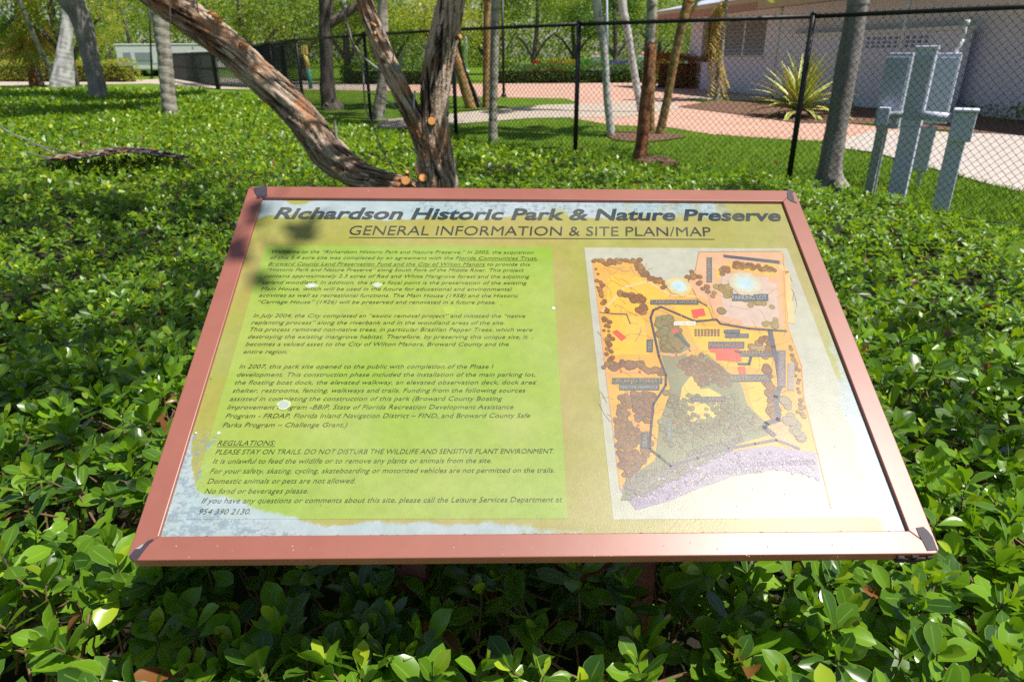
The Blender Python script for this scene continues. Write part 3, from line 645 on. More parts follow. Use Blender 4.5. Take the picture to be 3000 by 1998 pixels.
# brick paved plaza beyond the trees, and the curving concrete path that leads to it
def paver_mat():
    t = NT('clay_pavers'); c = t.coord('Object', (1, 1, 1))
    b = t.n('ShaderNodeTexBrick', ins={'Vector': c, 'Color1': (0.50, 0.26, 0.19), 'Color2': (0.60, 0.36, 0.27), 'Mortar': (0.34, 0.22, 0.17), 'Scale': 4.6, 'Mortar Size': 0.012, 'Bias': 0.0})
    n = t.noise(c, 0.6, 4)
    return t.done(t.bsdf(t.mix(t.math('MULTIPLY', t.rng(n, 0.35, 0.7), 0.45), b.outputs[0], (0.62, 0.44, 0.35)), 0.85, bump=b.outputs[1], strength=-0.3, dist=0.01))
M['brick_pavers'] = paver_mat()
poly_sheet('plaza', gp((700, 262), (1180, 250), (1320, 247), (2060, 243), (2120, 262), (2000, 290), (2180, 330), (2560, 372), (3100, 415), (3100, 445), (2660, 425), (2330, 412), (2080, 395), (1960, 375), (1790, 368), (1700, 352), (1560, 330), (1700, 305), (1660, 290), (1330, 284), (1180, 268)), 0.008, M['brick_pavers'])
poly_sheet('concrete_path', gp((1090, 372), (1130, 352), (1300, 338), (1480, 318), (1600, 309), (1700, 306), (1960, 300), (2000, 318), (1830, 345), (1700, 346), (1560, 348), (1330, 366), (1150, 380)), 0.014, M['path'])
poly_sheet('concrete_apron', gp((2080, 272), (2250, 280), (2260, 298), (2000, 292)), 0.016, M['path'])
M['grey_pavers'] = plain('grey_pavers', (0.56, 0.50, 0.46), (0.42, 0.36, 0.33), 0.9, 6, 0.5, 0.01)
poly_sheet('driveway', gp((2560, 385), (3150, 402), (3300, 640), (2900, 545), (2560, 450), (2400, 430)), 0.020, M['grey_pavers'])
poly_sheet('pale_road', gp((-200, 236), (370, 236), (620, 228), (1200, 252), (1160, 262), (640, 262), (440, 246), (-200, 256)), 0.010, M['path'])
def blob(name, px, py, rx, ry, z, mat, label, h=0.05, n=28):
    c = G(px, py, 0); dx, dy = rx * mpp(c), ry * mpp(c) / max(0.04, (CAM_H / (c - C0).length))
    vs = [(0, 0, h)]; fs = []
    for ring, (f, hh) in enumerate(((0.6, h * .8), (1.0, 0.0))):
        for k in range(n):
            a = 2 * math.pi * k / n; j = 1 + .12 * math.sin(3 * a + px) + random.uniform(-.05, .05)
            vs.append((dx * f * j * math.cos(a), dy * f * j * math.sin(a), hh))
    for k in range(n):
        fs.append((0, 1 + k, 1 + (k + 1) % n)); fs.append((1 + k, 1 + n + k, 1 + n + (k + 1) % n, 1 + (k + 1) % n))
    o = link(name, mesh(name, vs, fs, mat, True), loc=(c.x, c.y, z)); o['kind'] = 'structure'; return o
blob('mulch_ring', 1880, 402, 115, 14, 0.022, M['mulch'], '')
blob('mulch_ring', 1920, 476, 62, 14, 0.022, M['mulch'], '')
poly_sheet('mulch_bed', gp((1985, 315), (2090, 298), (2260, 304), (2420, 322), (2540, 318), (3000, 345), (3100, 352), (3100, 408), (2800, 388), (2540, 366), (2330, 362), (2180, 340)), 0.024, M['mulch'])

# ================================================================== SHRUB BED
EDGE = [(3300, 800), (3000, 690), (2834, 654), (2722, 621), (2648, 590), (2526, 575), (2460, 556), (2306, 518), (2180, 505), (2040, 497), (1900, 484), (1788, 452), (1600, 438), (1437, 420), (1316, 392), (1143, 382), (1100, 370), (1017, 354), (947, 335), (880, 325), (800, 306), (700, 288), (620, 280), (590, 266), (520, 262), (440, 268), (300, 262), (200, 262), (0, 266), (-200, 268)]
EDGE_W = [G(x, y, 0.36).to_2d() for x, y in EDGE]
BED = [Vector((9, 0.3))] + EDGE_W + [Vector((EDGE_W[-1].x, 3)), Vector((-9, 0.3))]
BP = np.array([(p.x, p.y) for p in BED])
def inside(x, y, P=BP):
    c = np.zeros(len(x), bool); j = len(P) - 1
    for i in range(len(P)):
        with np.errstate(divide='ignore', invalid='ignore'):
            cr = ((P[i, 1] > y) != (P[j, 1] > y)) & (x < (P[j, 0] - P[i, 0]) * (y - P[i, 1]) / (P[j, 1] - P[i, 1] + 1e-12) + P[i, 0])
        c ^= cr; j = i
    return c
_ph = rng.uniform(0, 6.28, (8, 2)); _fr = rng.uniform(0.6, 2.6, (8, 2))
def bed_h(x, y):
    r = np.hypot(x, y); h = 0.37 + 0.34 * (1 - sst(r, 1.2, 4.2))
    for i in range(8): h = h + 0.012 * np.sin(x * _fr[i, 0] * 2 + _ph[i, 0]) * np.sin(y * _fr[i, 1] * 2 + _ph[i, 1])
    h = h + 0.10 * np.exp(-((x + 7.6) ** 2 / 3 + (y - 21) ** 2 / 8))
    return h
def leaf_template(n, wid, curl=0.12, fold=0.16):
    """obovate leaf, length 1 along +Y; returns verts, tris, across"""
    vs = [(0, 0, 0)]; ac = [0.0]
    for i in range(1, n):
        t = i / n; wd = wid * math.sin(math.pi * t ** 1.25) ** 0.75 * (0.55 + 0.5 * t); z = -curl * (t ** 2)
        vs += [(-wd, t, z + fold * wd), (0, t, z), (wd, t, z + fold * wd)]; ac += [1.0, 0.0, 1.0]
    vs.append((0, 1, -curl)); ac.append(0.8); f = []
    L = len(vs) - 1
    f += [(0, 2, 1), (0, 3, 2)]
    for i in range(n - 2):
        a = 1 + 3 * i; b = a + 3
        f += [(a, a + 1, b + 1), (a, b + 1, b), (a + 1, a + 2, b + 2), (a + 1, b + 2, b + 1)]
    a = 1 + 3 * (n - 2); f += [(a, a + 1, L), (a + 1, a + 2, L)]
    return np.array(vs, float), np.array(f), np.array(ac)
LOD0 = leaf_template(6, 0.29, 0.10, 0.30); LOD1 = leaf_template(3, 0.30, 0.10, 0.3)
LOD2 = (np.array([(0, 0, 0), (-.3, .55, .05), (0, 1, -.05), (.3, .55, .05)], float), np.array([(0, 2, 1), (0, 3, 2)]), np.array([0, .5, .5, .5]))
def norm(a): return a / np.maximum(np.linalg.norm(a, axis=1, keepdims=True), 1e-9)
def frames(d, upv, roll):
    """per-leaf axes: Y along d, Z near upv, rolled"""
    y = norm(d); x = norm(np.cross(y, upv)); z = np.cross(x, y); c, s = np.cos(roll)[:, None], np.sin(roll)[:, None]
    return x * c + z * s, y, z * c - x * s
def sprigs(x, y, nl, size):
    """leaf rosettes at bed-top positions: returns arrays pos, dir, up, size, age"""
    n = len(x); z = bed_h(x, y) + rng.normal(0, 0.030, n)
    ax = np.stack([rng.normal(0, 0.30, n), rng.normal(-0.08, 0.30, n), np.ones(n)], 1); ax = norm(ax)
    tip = np.stack([x, y, z], 1); pos = []; dr = []; upv = []; sz = []; age = []; base = rng.uniform(0, 6.28, n)
    e1 = norm(np.cross(ax, np.array([[0.3, 0.9, 0.1]]))); e2 = np.cross(ax, e1); vig = rng.uniform(0, 1, n)
    for k in range(nl):
        a = base + k * 2.4 + rng.normal(0, 0.25, n); el = R(80) - R(80 - 2) * (k / (nl - 1)) ** 0.75 + rng.normal(0, 0.24, n)
        d = ax * np.sin(el)[:, None] + (e1 * np.cos(a)[:, None] + e2 * np.sin(a)[:, None]) * np.cos(el)[:, None]
        back = 0.006 * k * size / 0.06
        pos.append(tip - ax * back); dr.append(d); upv.append(ax); sz.append(size * (0.55 + 0.5 * min(1, k / 3)) * rng.uniform(0.72, 1.15, n))
        g = np.where(k < 2, 0.45 + 0.45 * vig, 0.10 + 0.35 * vig) + rng.normal(0, 0.06, n); g = np.clip(g, 0, .93)
        g = np.where(rng.random(n) < 0.003 + 0.0008 * k, 0.98, g); age.append(g)
    return [np.concatenate(a) for a in (pos, dr, upv, sz, age)], tip, ax
def filler(x, y, size, deep):
    n = len(x); z = bed_h(x, y) - rng.uniform(0.02, deep, n)
    el = rng.normal(0.2, 0.5, n); a = rng.uniform(0, 6.28, n)
    d = np.stack([np.cos(a) * np.cos(el), np.sin(a) * np.cos(el), np.sin(el)], 1)
    u = norm(np.stack([rng.normal(0, .35, n), rng.normal(0, .35, n), np.ones(n)], 1))
    age = np.where(rng.random(n) < 0.03, 0.98, rng.uniform(0, .35, n))
    return [np.stack([x, y, z], 1), d, u, size * rng.uniform(0.7, 1.15, n), age]
def bake(L, T):
    """leaf arrays -> verts, faces, attribute"""
    pos, d, u, sz, age = L; n = len(pos); tv, tf, ta = T
    X, Y, Z = frames(d, u, rng.normal(0, 0.25, n)); k = len(tv)
    wv = rng.uniform(0.78, 1.18, n); cv = rng.uniform(-0.4, 2.2, n)
    tx = np.broadcast_to(tv[:, 0], (n, k)).copy()
    if k > 12:      # bitten and lopsided leaves
        bit = np.where(rng.random(n) < .22)[0]; st = 1 + 3 * rng.integers(1, (k - 2) // 3, len(bit)) + 2 * rng.integers(0, 2, len(bit)); tx[bit, st] *= rng.uniform(.05, .6, len(bit))
        tx *= np.where(tx < 0, rng.uniform(.82, 1.12, n)[:, None], rng.uniform(.82, 1.12, n)[:, None])
    V_ = pos[:, None, :] + sz[:, None, None] * (X[:, None, :] * (tx[:, :, None] * wv[:, None, None]) + Y[:, None, :] * tv[None, :, 1, None] + Z[:, None, :] * (tv[None, :, 2, None] * cv[:, None, None]))
    F_ = tf[None] + (np.arange(n) * k)[:, None, None]
    A = np.zeros((n, k, 3)); A[:, :, 0] = rng.uniform(0, 1, n)[:, None]; A[:, :, 1] = ta[None]; A[:, :, 2] = age[:, None]
    return V_.reshape(-1, 3), F_.reshape(-1, 3), A.reshape(-1, 3)
def scatter(x0, x1, y0, y1, dens, cond):
    n = int((x1 - x0) * (y1 - y0) * dens); x = rng.uniform(x0, x1, n); y = rng.uniform(y0, y1, n); m = inside(x, y) & cond(x, y); return x[m], y[m]
# trunks and posts poke through; nothing to keep clear but the sign legs
near = lambda x, y: (np.hypot(x, y) < 2.7) & (np.abs(x) < 0.95 * y + 0.75)
mid = lambda x, y: (np.hypot(x, y) >= 2.7) & (np.hypot(x, y) < 7.2) & (np.abs(x) < 0.85 * y + 1.0)
far = lambda x, y: (np.hypot(x, y) >= 7.2) & (np.hypot(x, y) < 60) & (x > -0.82 * y - 1.5)
bed = empty('shrub_bed', (0, 0, 0), 'broad low bed of glossy green shrubs around the sign and the leaning tree', 'shrubs')
x, y = scatter(-3.2, 3.2, 0.3, 2.7, 235, near)
ex = np.concatenate([rng.normal(lx, .09, 12) for lx in (-.235, .30)] + [rng.uniform(-.6, .7, 60)]); ey = np.concatenate([rng.uniform(.62, .74, 24), rng.uniform(.60, .95, 60)]); x = np.r_[x, ex]; y = np.r_[y, ey]
Ls, tips, axes = sprigs(x, y, 9, 0.058)
x, y = scatter(-3.2, 3.2, 0.3, 2.7, 900, near); Lf = filler(x, y, 0.060, 0.34)
Ln = [np.concatenate([a, b]) for a, b in zip(Ls, Lf)]
# keep leaves out of the board itself
Minv = np.array(S_MI); pl = Ln[0] @ Minv[:3, :3].T + Minv[:3, 3]
ok = ~((pl[:, 0] > -.03) & (pl[:, 0] < SW + .03) & (pl[:, 1] > -.03) & (pl[:, 1] < SH + .03) & (pl[:, 2] > -.09))
Ln = [a[ok] for a in Ln]; pl = pl[ok]
# the leaves that show largest are objects of their own
P = Ln[0] - np.array(C0); fx, fy, fz = P @ np.array(right), P @ np.array(up), P @ np.array(fwd)
px_, py_ = 1500 + F_PX * fx / fz, 999 - F_PX * fy / fz
vis = (fz > 0.2) & (px_ > 0) & (px_ < 3000) & (py_ < 1990) & (py_ > 300)
top = (Ln[0][:, 2] - bed_h(Ln[0][:, 0], Ln[0][:, 1])) > -0.02
under = (py_ > 545) & (py_ < 1660) & (px_ > 370 + (1641 - py_) * .34) & (px_ < 2758 - (1621 - py_) * .4)
score = np.where(vis & top & ~under, Ln[3] / np.maximum(fz, .1), 0)
pick = np.argsort(-score)[:300]; keep = np.ones(len(score), bool); keep[pick] = False
vars_ = []
for i in range(8):
    tv, tf, ta = LOD0; v = tv.copy(); v[:, 0] *= random.uniform(.88, 1.12); v[:, 2] *= random.uniform(-.2, 2.0)
    if i in (2, 5): v[7 + (i == 5) * 2, 0] *= .3
    A = np.zeros((len(v), 3)); A[:, 0] = i / 7; A[:, 1] = ta; A[:, 2] = (0.1, 0.2, 0.35, 0.5, 0.65, 0.8, 0.25, 0.4)[i]
    vars_.append(np_mesh('leaf', v, tf, M['leaf'], {'leaf': A}, True))
A = np.zeros((len(LOD0[0]), 3)); A[:, 2] = 0.98; brown_leaf = np_mesh('leaf', LOD0[0] * (1, 1, 3), LOD0[1], M['leaf'], {'leaf': A}, True)
X, Y, Z = frames(Ln[1][pick], Ln[2][pick], rng.normal(0, 0.25, len(pick)))
for i, k in enumerate(pick):
    ag = Ln[4][k]; me = brown_leaf if ag > .95 else (vars_[random.choice((3, 4, 5))] if ag > .5 else vars_[random.choice((0, 1, 2, 6, 7, 3))])
    o = link('leaf', me, bed); s = Ln[3][k]; p = Ln[0][k]
    o.matrix_basis = Matrix(((X[i][0] * s, Y[i][0] * s, Z[i][0] * s, p[0]), (X[i][1] * s, Y[i][1] * s, Z[i][1] * s, p[1]), (X[i][2] * s, Y[i][2] * s, Z[i][2] * s, p[2]), (0, 0, 0, 1)))
V_, F_, A = bake([a[keep] for a in Ln], LOD0)
link('near_foliage', np_mesh('near_foliage', V_, F_, M['leaf'], {'leaf': A}, True), bed)['kind'] = 'stuff'
# stems below the rosettes
def rods(P0, P1, r0, r1, n=4):
    m = len(P0); d = norm(P1 - P0); e = norm(np.cross(d, np.array([[0.31, 0.77, 0.12]]))); f = np.cross(d, e); vs = []
    for P_, r_ in ((P0, r0), (P1, r1)):
        for k in range(n):
            a = 2 * math.pi * k / n; vs.append(P_ + (e * math.cos(a) + f * math.sin(a)) * r_)
    V_ = np.stack(vs, 1).reshape(-1, 3); q = [(k, (k + 1) % n, n + (k + 1) % n, n + k) for k in range(n)]
    F_ = (np.array(q)[None] + (np.arange(m) * 2 * n)[:, None, None]).reshape(-1, 4); return V_, F_
n = len(tips); a = tips - axes * 0.005; b = tips - axes * 0.09 + rng.normal(0, .012, (n, 3)); c_ = b + np.stack([rng.normal(0, .09, n), rng.normal(0, .09, n), -rng.uniform(.06, .2, n)], 1)
v1, f1 = rods(a, b, .0012, .0022); v2, f2 = rods(b, c_, .0022, .0032)
link('stems', np_mesh('stems', np.r_[v1, v2], np.r_[f1, f2 + len(v1)], M['twig']), bed)['kind'] = 'stuff'
# longer bare branches that show between the leaves
for _ in range(34):
    x0, y0 = random.uniform(-1.3, 1.4), random.uniform(0.62, 1.7)
    if -0.5 < x0 < 0.55 and 0.62 < y0: y0 = random.uniform(.55, .8)
    z0 = float(bed_h(np.array([x0]), np.array([y0]))[0]); a = random.uniform(0, 6.28); p = Vector((x0, y0, z0 - .01)); path = [p]
    for k in range(4):
        a += random.gauss(0, .35); p = p + Vector((math.cos(a) * .06, math.sin(a) * .06, -random.uniform(0.0, .035))); path.append(p)
    v, f, _a = tube(path, [.0018, .0024, .003, .0034, .004], 3, 6); link('branch', mesh('branch', v, f, M['twig'], True), bed)
x, y = scatter(-8, 8, 1.5, 7.3, 160, mid); Ls, t2, a2 = sprigs(x, y, 7, 0.056)
x, y = scatter(-8, 8, 1.5, 7.3, 330, mid); Lf = filler(x, y, 0.062, 0.16)
Lm = [np.concatenate([a, b]) for a, b in zip(Ls, Lf)]
pl = Lm[0] @ Minv[:3, :3].T + Minv[:3, 3]
V_, F_, A = bake(Lm, LOD1)
link('middle_foliage', np_mesh('middle_foliage', V_, F_, M['leaf_far'], {'leaf': A}, True), bed)['kind'] = 'stuff'
print('mid leaves', len(Lm[0]), 'near', len(Ln[0]))
x, y = scatter(-32, 6, 5, 45, 480, far); r = np.hypot(x, y); m = rng.random(len(x)) < np.clip(14 / r, 0.2, 1) ** 1.3; x, y, r = x[m], y[m], r[m]
n = len(x); el = rng.normal(.45, .5, n); a = rng.uniform(0, 6.28, n)
d = np.stack([np.cos(a) * np.cos(el), np.sin(a) * np.cos(el), np.sin(el)], 1); u = norm(np.stack([rng.normal(0, .4, n), rng.normal(0, .4, n), np.ones(n)], 1))
Lr = [np.stack([x, y, bed_h(x, y) - rng.uniform(0, .09, n)], 1), d, u, 0.072 * np.clip(r / 12, 1, 2.2) * rng.uniform(.7, 1.2, n), np.where(rng.random(n) < .008, .98, rng.uniform(0, .9, n) ** 1.3)]
V_, F_, A = bake(Lr, LOD2); link('distant_foliage', np_mesh('distant_foliage', V_, F_, M['leaf_far'], {'leaf': A}), bed)['kind'] = 'stuff'
print('far leaves', n)
# dark sheet under the leaves, its colour standing for inner shade, stems and earth
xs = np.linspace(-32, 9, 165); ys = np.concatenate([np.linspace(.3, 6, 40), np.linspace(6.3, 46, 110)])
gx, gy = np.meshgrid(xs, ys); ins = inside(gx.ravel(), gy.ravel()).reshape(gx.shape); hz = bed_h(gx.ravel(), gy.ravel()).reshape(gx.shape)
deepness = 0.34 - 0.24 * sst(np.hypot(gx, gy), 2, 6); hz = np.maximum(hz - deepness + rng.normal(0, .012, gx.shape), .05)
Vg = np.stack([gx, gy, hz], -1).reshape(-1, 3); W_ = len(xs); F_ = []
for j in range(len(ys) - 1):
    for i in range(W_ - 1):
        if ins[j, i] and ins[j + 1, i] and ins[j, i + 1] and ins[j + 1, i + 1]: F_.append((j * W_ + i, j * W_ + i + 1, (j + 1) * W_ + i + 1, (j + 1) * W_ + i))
M['inner'] = plain('shrub_inner_dark', (0.040, 0.035, 0.015), (0.012, 0.014, 0.007), 0.95, 30, 0.8, 0.02)
link('dark_underlayer', np_mesh('dark_underlayer', Vg, np.array(F_), M['inner'], smooth=True), bed)['kind'] = 'stuff'

# ================================================================== FENCE
FT = 1.85
FP = [G(x, y, FT).to_2d() for x, y in ((3000, 20), (2392, 52), (1692, 72), (1349, 86), (1120, 100), (905, 124))]
print('fence', [tuple(round(c, 2) for c in p) for p in FP])

# grass blades on the nearer lawn
n = 42000; u = rng.uniform(1150, 3100, n); v_ = rng.uniform(300, 680, n)
gp_ = np.array([tuple(G(a, b, 0.0)) for a, b in zip(u, v_)])
SHEETS = [np.array([(v.co.x, v.co.y) for v in o.data.vertices]) for o in bpy.data.objects if o.name in ('plaza', 'concrete_path', 'driveway', 'mulch_bed', 'concrete_apron')]
m = ~inside(gp_[:, 0], gp_[:, 1]) & (gp_[:, 1] < 22)
for S_ in SHEETS: m &= ~inside(gp_[:, 0], gp_[:, 1], S_)
gp_ = gp_[m]; n = len(gp_); a = rng.uniform(0, 6.28, n); el = rng.uniform(.5, 1.4, n)
d = np.stack([np.cos(a) * np.cos(el), np.sin(a) * np.cos(el), np.sin(el)], 1); u = norm(np.stack([rng.normal(0, 1, n), rng.normal(0, 1, n), rng.normal(0, .3, n)], 1))
GT = (LOD2[0] * (.22, 1, 1), LOD2[1], LOD2[2])
V_, F_, A = bake([gp_, d, u, rng.uniform(.05, .10, n), rng.uniform(0, .8, n)], GT)
M['blade'] = leaf_mat('grass_blade', (0.06, 0.14, 0.008), (0.16, 0.32, 0.012), (0.30, 0.38, 0.03), (0.35, 0.55, 0.02), rough=0.5, tw=0.35, rib=False)
finish(link('grass_blades', np_mesh('grass_blades', V_, F_, M['blade'], {'leaf': A})), 'short green lawn grass beyond the fence', 'grass', kind='stuff')
fence = empty('chain_link_fence', (0, 0, 0), 'black chain link fence with round posts running behind the shrub bed', 'fence')
PO = [(4.95, 5.55), (3.13, 7.72), (0.86, 9.30), (-0.85, 10.95), (-2.62, 13.3), (-4.95, 17.1), (-6.9, 21.2), (-8.9, 25.5)]
for i, (x, y) in enumerate(PO):
    r = .036 if i in (5,) else .030
    b = MB().bar((x, y, 0), (x, y, FT + (.02 if i != 5 else .10)), r, 12).build('post', M['black_vinyl'], fence, True)
    MB().bar((x, y, FT + .015 if i != 5 else FT + .10), (x, y, FT + .05 if i != 5 else FT + .14), r * 1.12, 12, r * .5).build('post_cap', M['black_vinyl'], fence, True)
for (x0, y0), (x1, y1) in zip(PO, PO[1:]):
    MB().bar((x0, y0, FT), (x1, y1, FT), .0215, 10).build('top_rail', M['black_vinyl'], fence, True)
    MB().bar((x0, y0, .06), (x1, y1, .06), .004, 5).build('tension_wire', M['black_vinyl'], fence, True)
def chain_link(P, mat, parent, z0=.05, z1=1.90, pitch=.036, r=.0032, per=.072):
    """woven diamonds: one zigzag wire after another, with twisted barbs on top"""
    vs = []; fs = []
    for (x0, y0), (x1, y1) in zip(P, P[1:]):
        a = np.array((x0, y0)); b = np.array((x1, y1)); L = np.hypot(*(b - a)); t = (b - a) / L; nr = np.array((-t[1], t[0]))
        nw = int(L / pitch); nz = int((z1 - z0) / (per / 2))
        for i in range(nw):
            k = np.arange(nz + 1); u = i * pitch + np.where((k + i) % 2 == 0, -.002, pitch + .002); z = z0 + k * per / 2
            off = np.where((k + i) % 2 == 0, 1, -1) * .002
            pts = np.stack([a[0] + t[0] * u + nr[0] * off, a[1] + t[1] * u + nr[1] * off, z], 1)
            o = len(vs); ring = []
            for j in range(3):
                ang = 2 * math.pi * j / 3
                ring.append(pts + np.array([nr[0] * math.cos(ang) * r + t[0] * math.sin(ang) * r, nr[1] * math.cos(ang) * r + t[1] * math.sin(ang) * r, 0]))
            vs.append(np.stack(ring, 1).reshape(-1, 3))
    m = nz + 1; n = len(vs); V_ = np.concatenate(vs)
    q = np.array([[(k * 3 + j), (k * 3 + (j + 1) % 3), (k + 1) * 3 + (j + 1) % 3, (k + 1) * 3 + j] for k in range(m - 1) for j in range(3)])
    F_ = (q[None] + (np.arange(n) * m * 3)[:, None, None]).reshape(-1, 4)
    o = link('chain_link_mesh', np_mesh('chain_link_mesh', V_, F_, mat), parent); o['kind'] = 'stuff'; return o
chain_link(PO, M['black_vinyl'], fence)

# screened gate and dark panels further left
gate = empty('screened_gate', (0, 0, 0), 'dark screened gate panels with square posts left of the chain link fence', 'gate')
GA = [G(x, 0 * x + y, 0) for x, y in ((505, 236), (640, 262), (745, 268), (842, 268))]
M['screen'] = plain('dark_screen', (0.06, 0.065, 0.07), (0.035, 0.038, 0.045), 0.7, 6)
for a, b in zip(GA, GA[1:]):
    a, b = a.copy(), b.copy(); d = b - a; n = max(2, int(d.length / .16))
    for k in range(n):
        p = a + d * ((k + .08) / n); q = a + d * ((k + .72) / n)
        MB().bar((p.x, p.y, .12), (p.x, p.y, 1.75), .030, 4).build('slat', M['screen'], gate)
    for z in (.2, 1.0, 1.72): MB().bar((a.x, a.y, z), (b.x, b.y, z), .03, 4).build('rail', M['screen'], gate)
for p in GA: MB().box(p.x - .09, p.x + .09, p.y - .09, p.y + .09, 0, 1.95).build('post', M['black_vinyl'], gate)

# ================================================================== TREES
def tree_root(name, p, label, cat, group=None): return empty(name, (p.x, p.y, 0), label, cat, group)
def trunk_part(root, path, radii, mat, name='trunk', sub=5, seg=14, rings=0.0, rough=.05, flare=0.0, twist=1.0):
    o = Vector(root.location); sd_ = random.random() * 50
    def disp(a, s, r):
        h = rough * r * noise.noise(Vector((math.cos(a) * 2.2, math.sin(a) * 2.2, s * 3.0 + sd_))) * 2
        if rings: h += r * rings * (abs(math.sin(s * 17 + .5 * math.sin(a + sd_))) ** 6) * -1
        if flare and s < 1.2: h += r * flare * max(0, math.sin(a * 5 + sd_)) * (1 - s / 1.2) ** 2
        return h
    v, f, at = tube([p - o for p in path], radii, sub, seg, disp)
    me = mesh(name, v, f, M[mat], True); a = me.attributes.new('bark', 'FLOAT_COLOR', 'POINT')
    arr = np.ones((len(v), 4), np.float32); arr[:, 0] = np.clip(.5 + np.array(at) * (2.2 if not rings else 1.4 / max(rings, .01) * .2), 0, 1); arr[:, 1] = 0; a.data.foreach_set('color', arr.ravel())
    return link(name, me, root)
def path_px(base_px, pts, z0=0.0):
    """foot pixel + higher pixels with widths -> world path and radii"""
    b = G(base_px[0], base_px[1], z0); foot = Vector((b.x, b.y, -0.05)); P = [foot, b]; Rr = [base_px[2] * mpp(b) / 2 * 1.04, base_px[2] * mpp(b) / 2]
    for x, y, wd in pts: p = V(x, y, b); P.append(p); Rr.append(wd * mpp(p) / 2)
    return b, P, Rr
def extend(P, Rr, dz, lean=(0, 0), taper=.75):
    p = P[-1]; d = (P[-1] - P[-2]).normalized(); q = p + Vector((d.x * dz * .7 + lean[0], d.y * dz * .7 + lean[1], dz)); return P + [q], Rr + [Rr[-1] * taper]
def quads(pos, size, tilt=1.0, T=None, agebias=(0, .95), up_=0.3):
    n = len(pos); el = rng.normal(up_, .6 * tilt, n); a = rng.uniform(0, 6.28, n)
    d = np.stack([np.cos(a) * np.cos(el), np.sin(a) * np.cos(el), np.sin(el)], 1); u = norm(np.stack([rng.normal(0, .7, n), rng.normal(0, .7, n), np.ones(n)], 1))
    return bake([pos, d, u, size * rng.uniform(.6, 1.3, n), rng.uniform(agebias[0], agebias[1], n)], T or LOD2)
def crown(root, blobs, n, size, mat='tree_leaf', name='crown', hollow=.45, ages=(0, .95)):
    """leaf clumps through the volume of several lobes, uneven and with gaps"""
    o = Vector(root.location); out = []; tot = sum(b[1][0] * b[1][1] * b[1][2] for b in blobs)
    for c, rr in blobs:
        m = int(n * rr[0] * rr[1] * rr[2] / tot); nc = max(6, m // 45)
        dd = norm(rng.normal(0, 1, (nc, 3))) * (rng.uniform(hollow, 1, nc) ** .6)[:, None]
        cc = np.array(c) + dd * np.array(rr); idx = rng.integers(0, nc, m)
        out.append(cc[idx] + rng.normal(0, 1, (m, 3)) * size * np.array((2.2, 2.2, 1.3)))
    pos = np.concatenate(out) - np.array(o); pos = pos[pos[:, 2] > .05]
    V_, F_, A = quads(pos, size, agebias=ages)
    ob = link(name, np_mesh(name, V_, F_, M[mat], {'leaf': A}), root); ob['kind'] = 'stuff'; return ob
def frond_mesh(L, width, droop, rise, mat, n=14, leaflets=34, dead=False):
    """one feathered palm frond along +X from the origin"""
    vs = []; fs = []; A = []
    pts = []; 
    for i in range(n + 1):
        t = i / n; pts.append(Vector((L * t * (1 - .25 * droop * t), 0, L * (rise * t - droop * t * t))))
    v, f, _ = tube(pts, [.02 * (1 - .8 * i / n) for i in range(n + 1)], 1, 5)
    vs += [tuple(x) for x in v]; fs += [tuple(x) for x in f]; A += [(0.8, .5, .2)] * len(v)
    for i in range(leaflets):
        t = .12 + .88 * i / leaflets; k = t * n; j = int(min(k, n - 1)); p = pts[j].lerp(pts[j + 1], k - j); ln = width * math.sin(math.pi * min(1, t * .9 + .12)) ** .6
        for s in (-1, 1):
            d = Vector((.45, s * .9, -.35 - .4 * random.random())).normalized() * ln * random.uniform(.85, 1.1); w_ = Vector((.022, 0, .0)) * (1 if not dead else 1.1)
            o = len(vs); vs += [tuple(p - w_), tuple(p + w_), tuple(p + d * .6 + w_ * .9), tuple(p + d), tuple(p + d * .6 - w_ * .9)]; fs.append((o, o + 1, o + 2, o + 3, o + 4)); A += [(random.random(), .5, random.uniform(0, .9))] * 5
    me = mesh('frond', vs, fs, M[mat]); a = me.attributes.new('leaf', 'FLOAT_COLOR', 'POINT'); a.data.foreach_set('color', np.c_[np.array(A), np.ones(len(A))].astype(np.float32).ravel()); return me
FR = [frond_mesh(2.0, .5, .55, .45, 'frond'), frond_mesh(2.0, .5, .9, .55, 'frond'), frond_mesh(2.0, .45, .2, .55, 'frond')]
FRD = frond_mesh(2.0, .4, 1.5, .15, 'dead_frond', dead=True)
def palm_head(root, top, n=11, scale=1.0, dead=0, mesh_=None):
    o = Vector(root.location)
    for i in range(n):
        ob = link('frond', mesh_ or FR[i % 3], root); ob.location = top - o; ob.rotation_euler = (random.uniform(-.2, .2), random.uniform(-.5, .25), i * 2.4 + random.uniform(-.2, .2)); ob.scale = (scale,) * 3
    for i in range(dead):
        ob = link('dead_frond', FRD, root); ob.location = top - o - Vector((0, 0, .1)); ob.rotation_euler = (0, random.uniform(.5, 1.0), i * 6.28 / max(dead, 1) + random.uniform(-.3, .3)); ob.scale = (scale,) * 3
def slim_palm(base_px, pts, label, mat='bark_palm', top=5.5, n=9, scale=1.0, rings=.06, z0=0.0, group='slim palm trunks behind the fence', name='palm_tree', cat='palm tree', hd=True, mats=None):
    b, P, Rr = path_px(base_px, pts, z0); P, Rr = extend(P, Rr, max(.5, top - P[-1].z)); r = tree_root(name, b, label, cat, group)
    trunk_part(r, P, Rr, mat, rings=rings, sub=8, seg=14, rough=.03)
    if hd: palm_head(r, P[-1], n, scale)
    return r, P, Rr

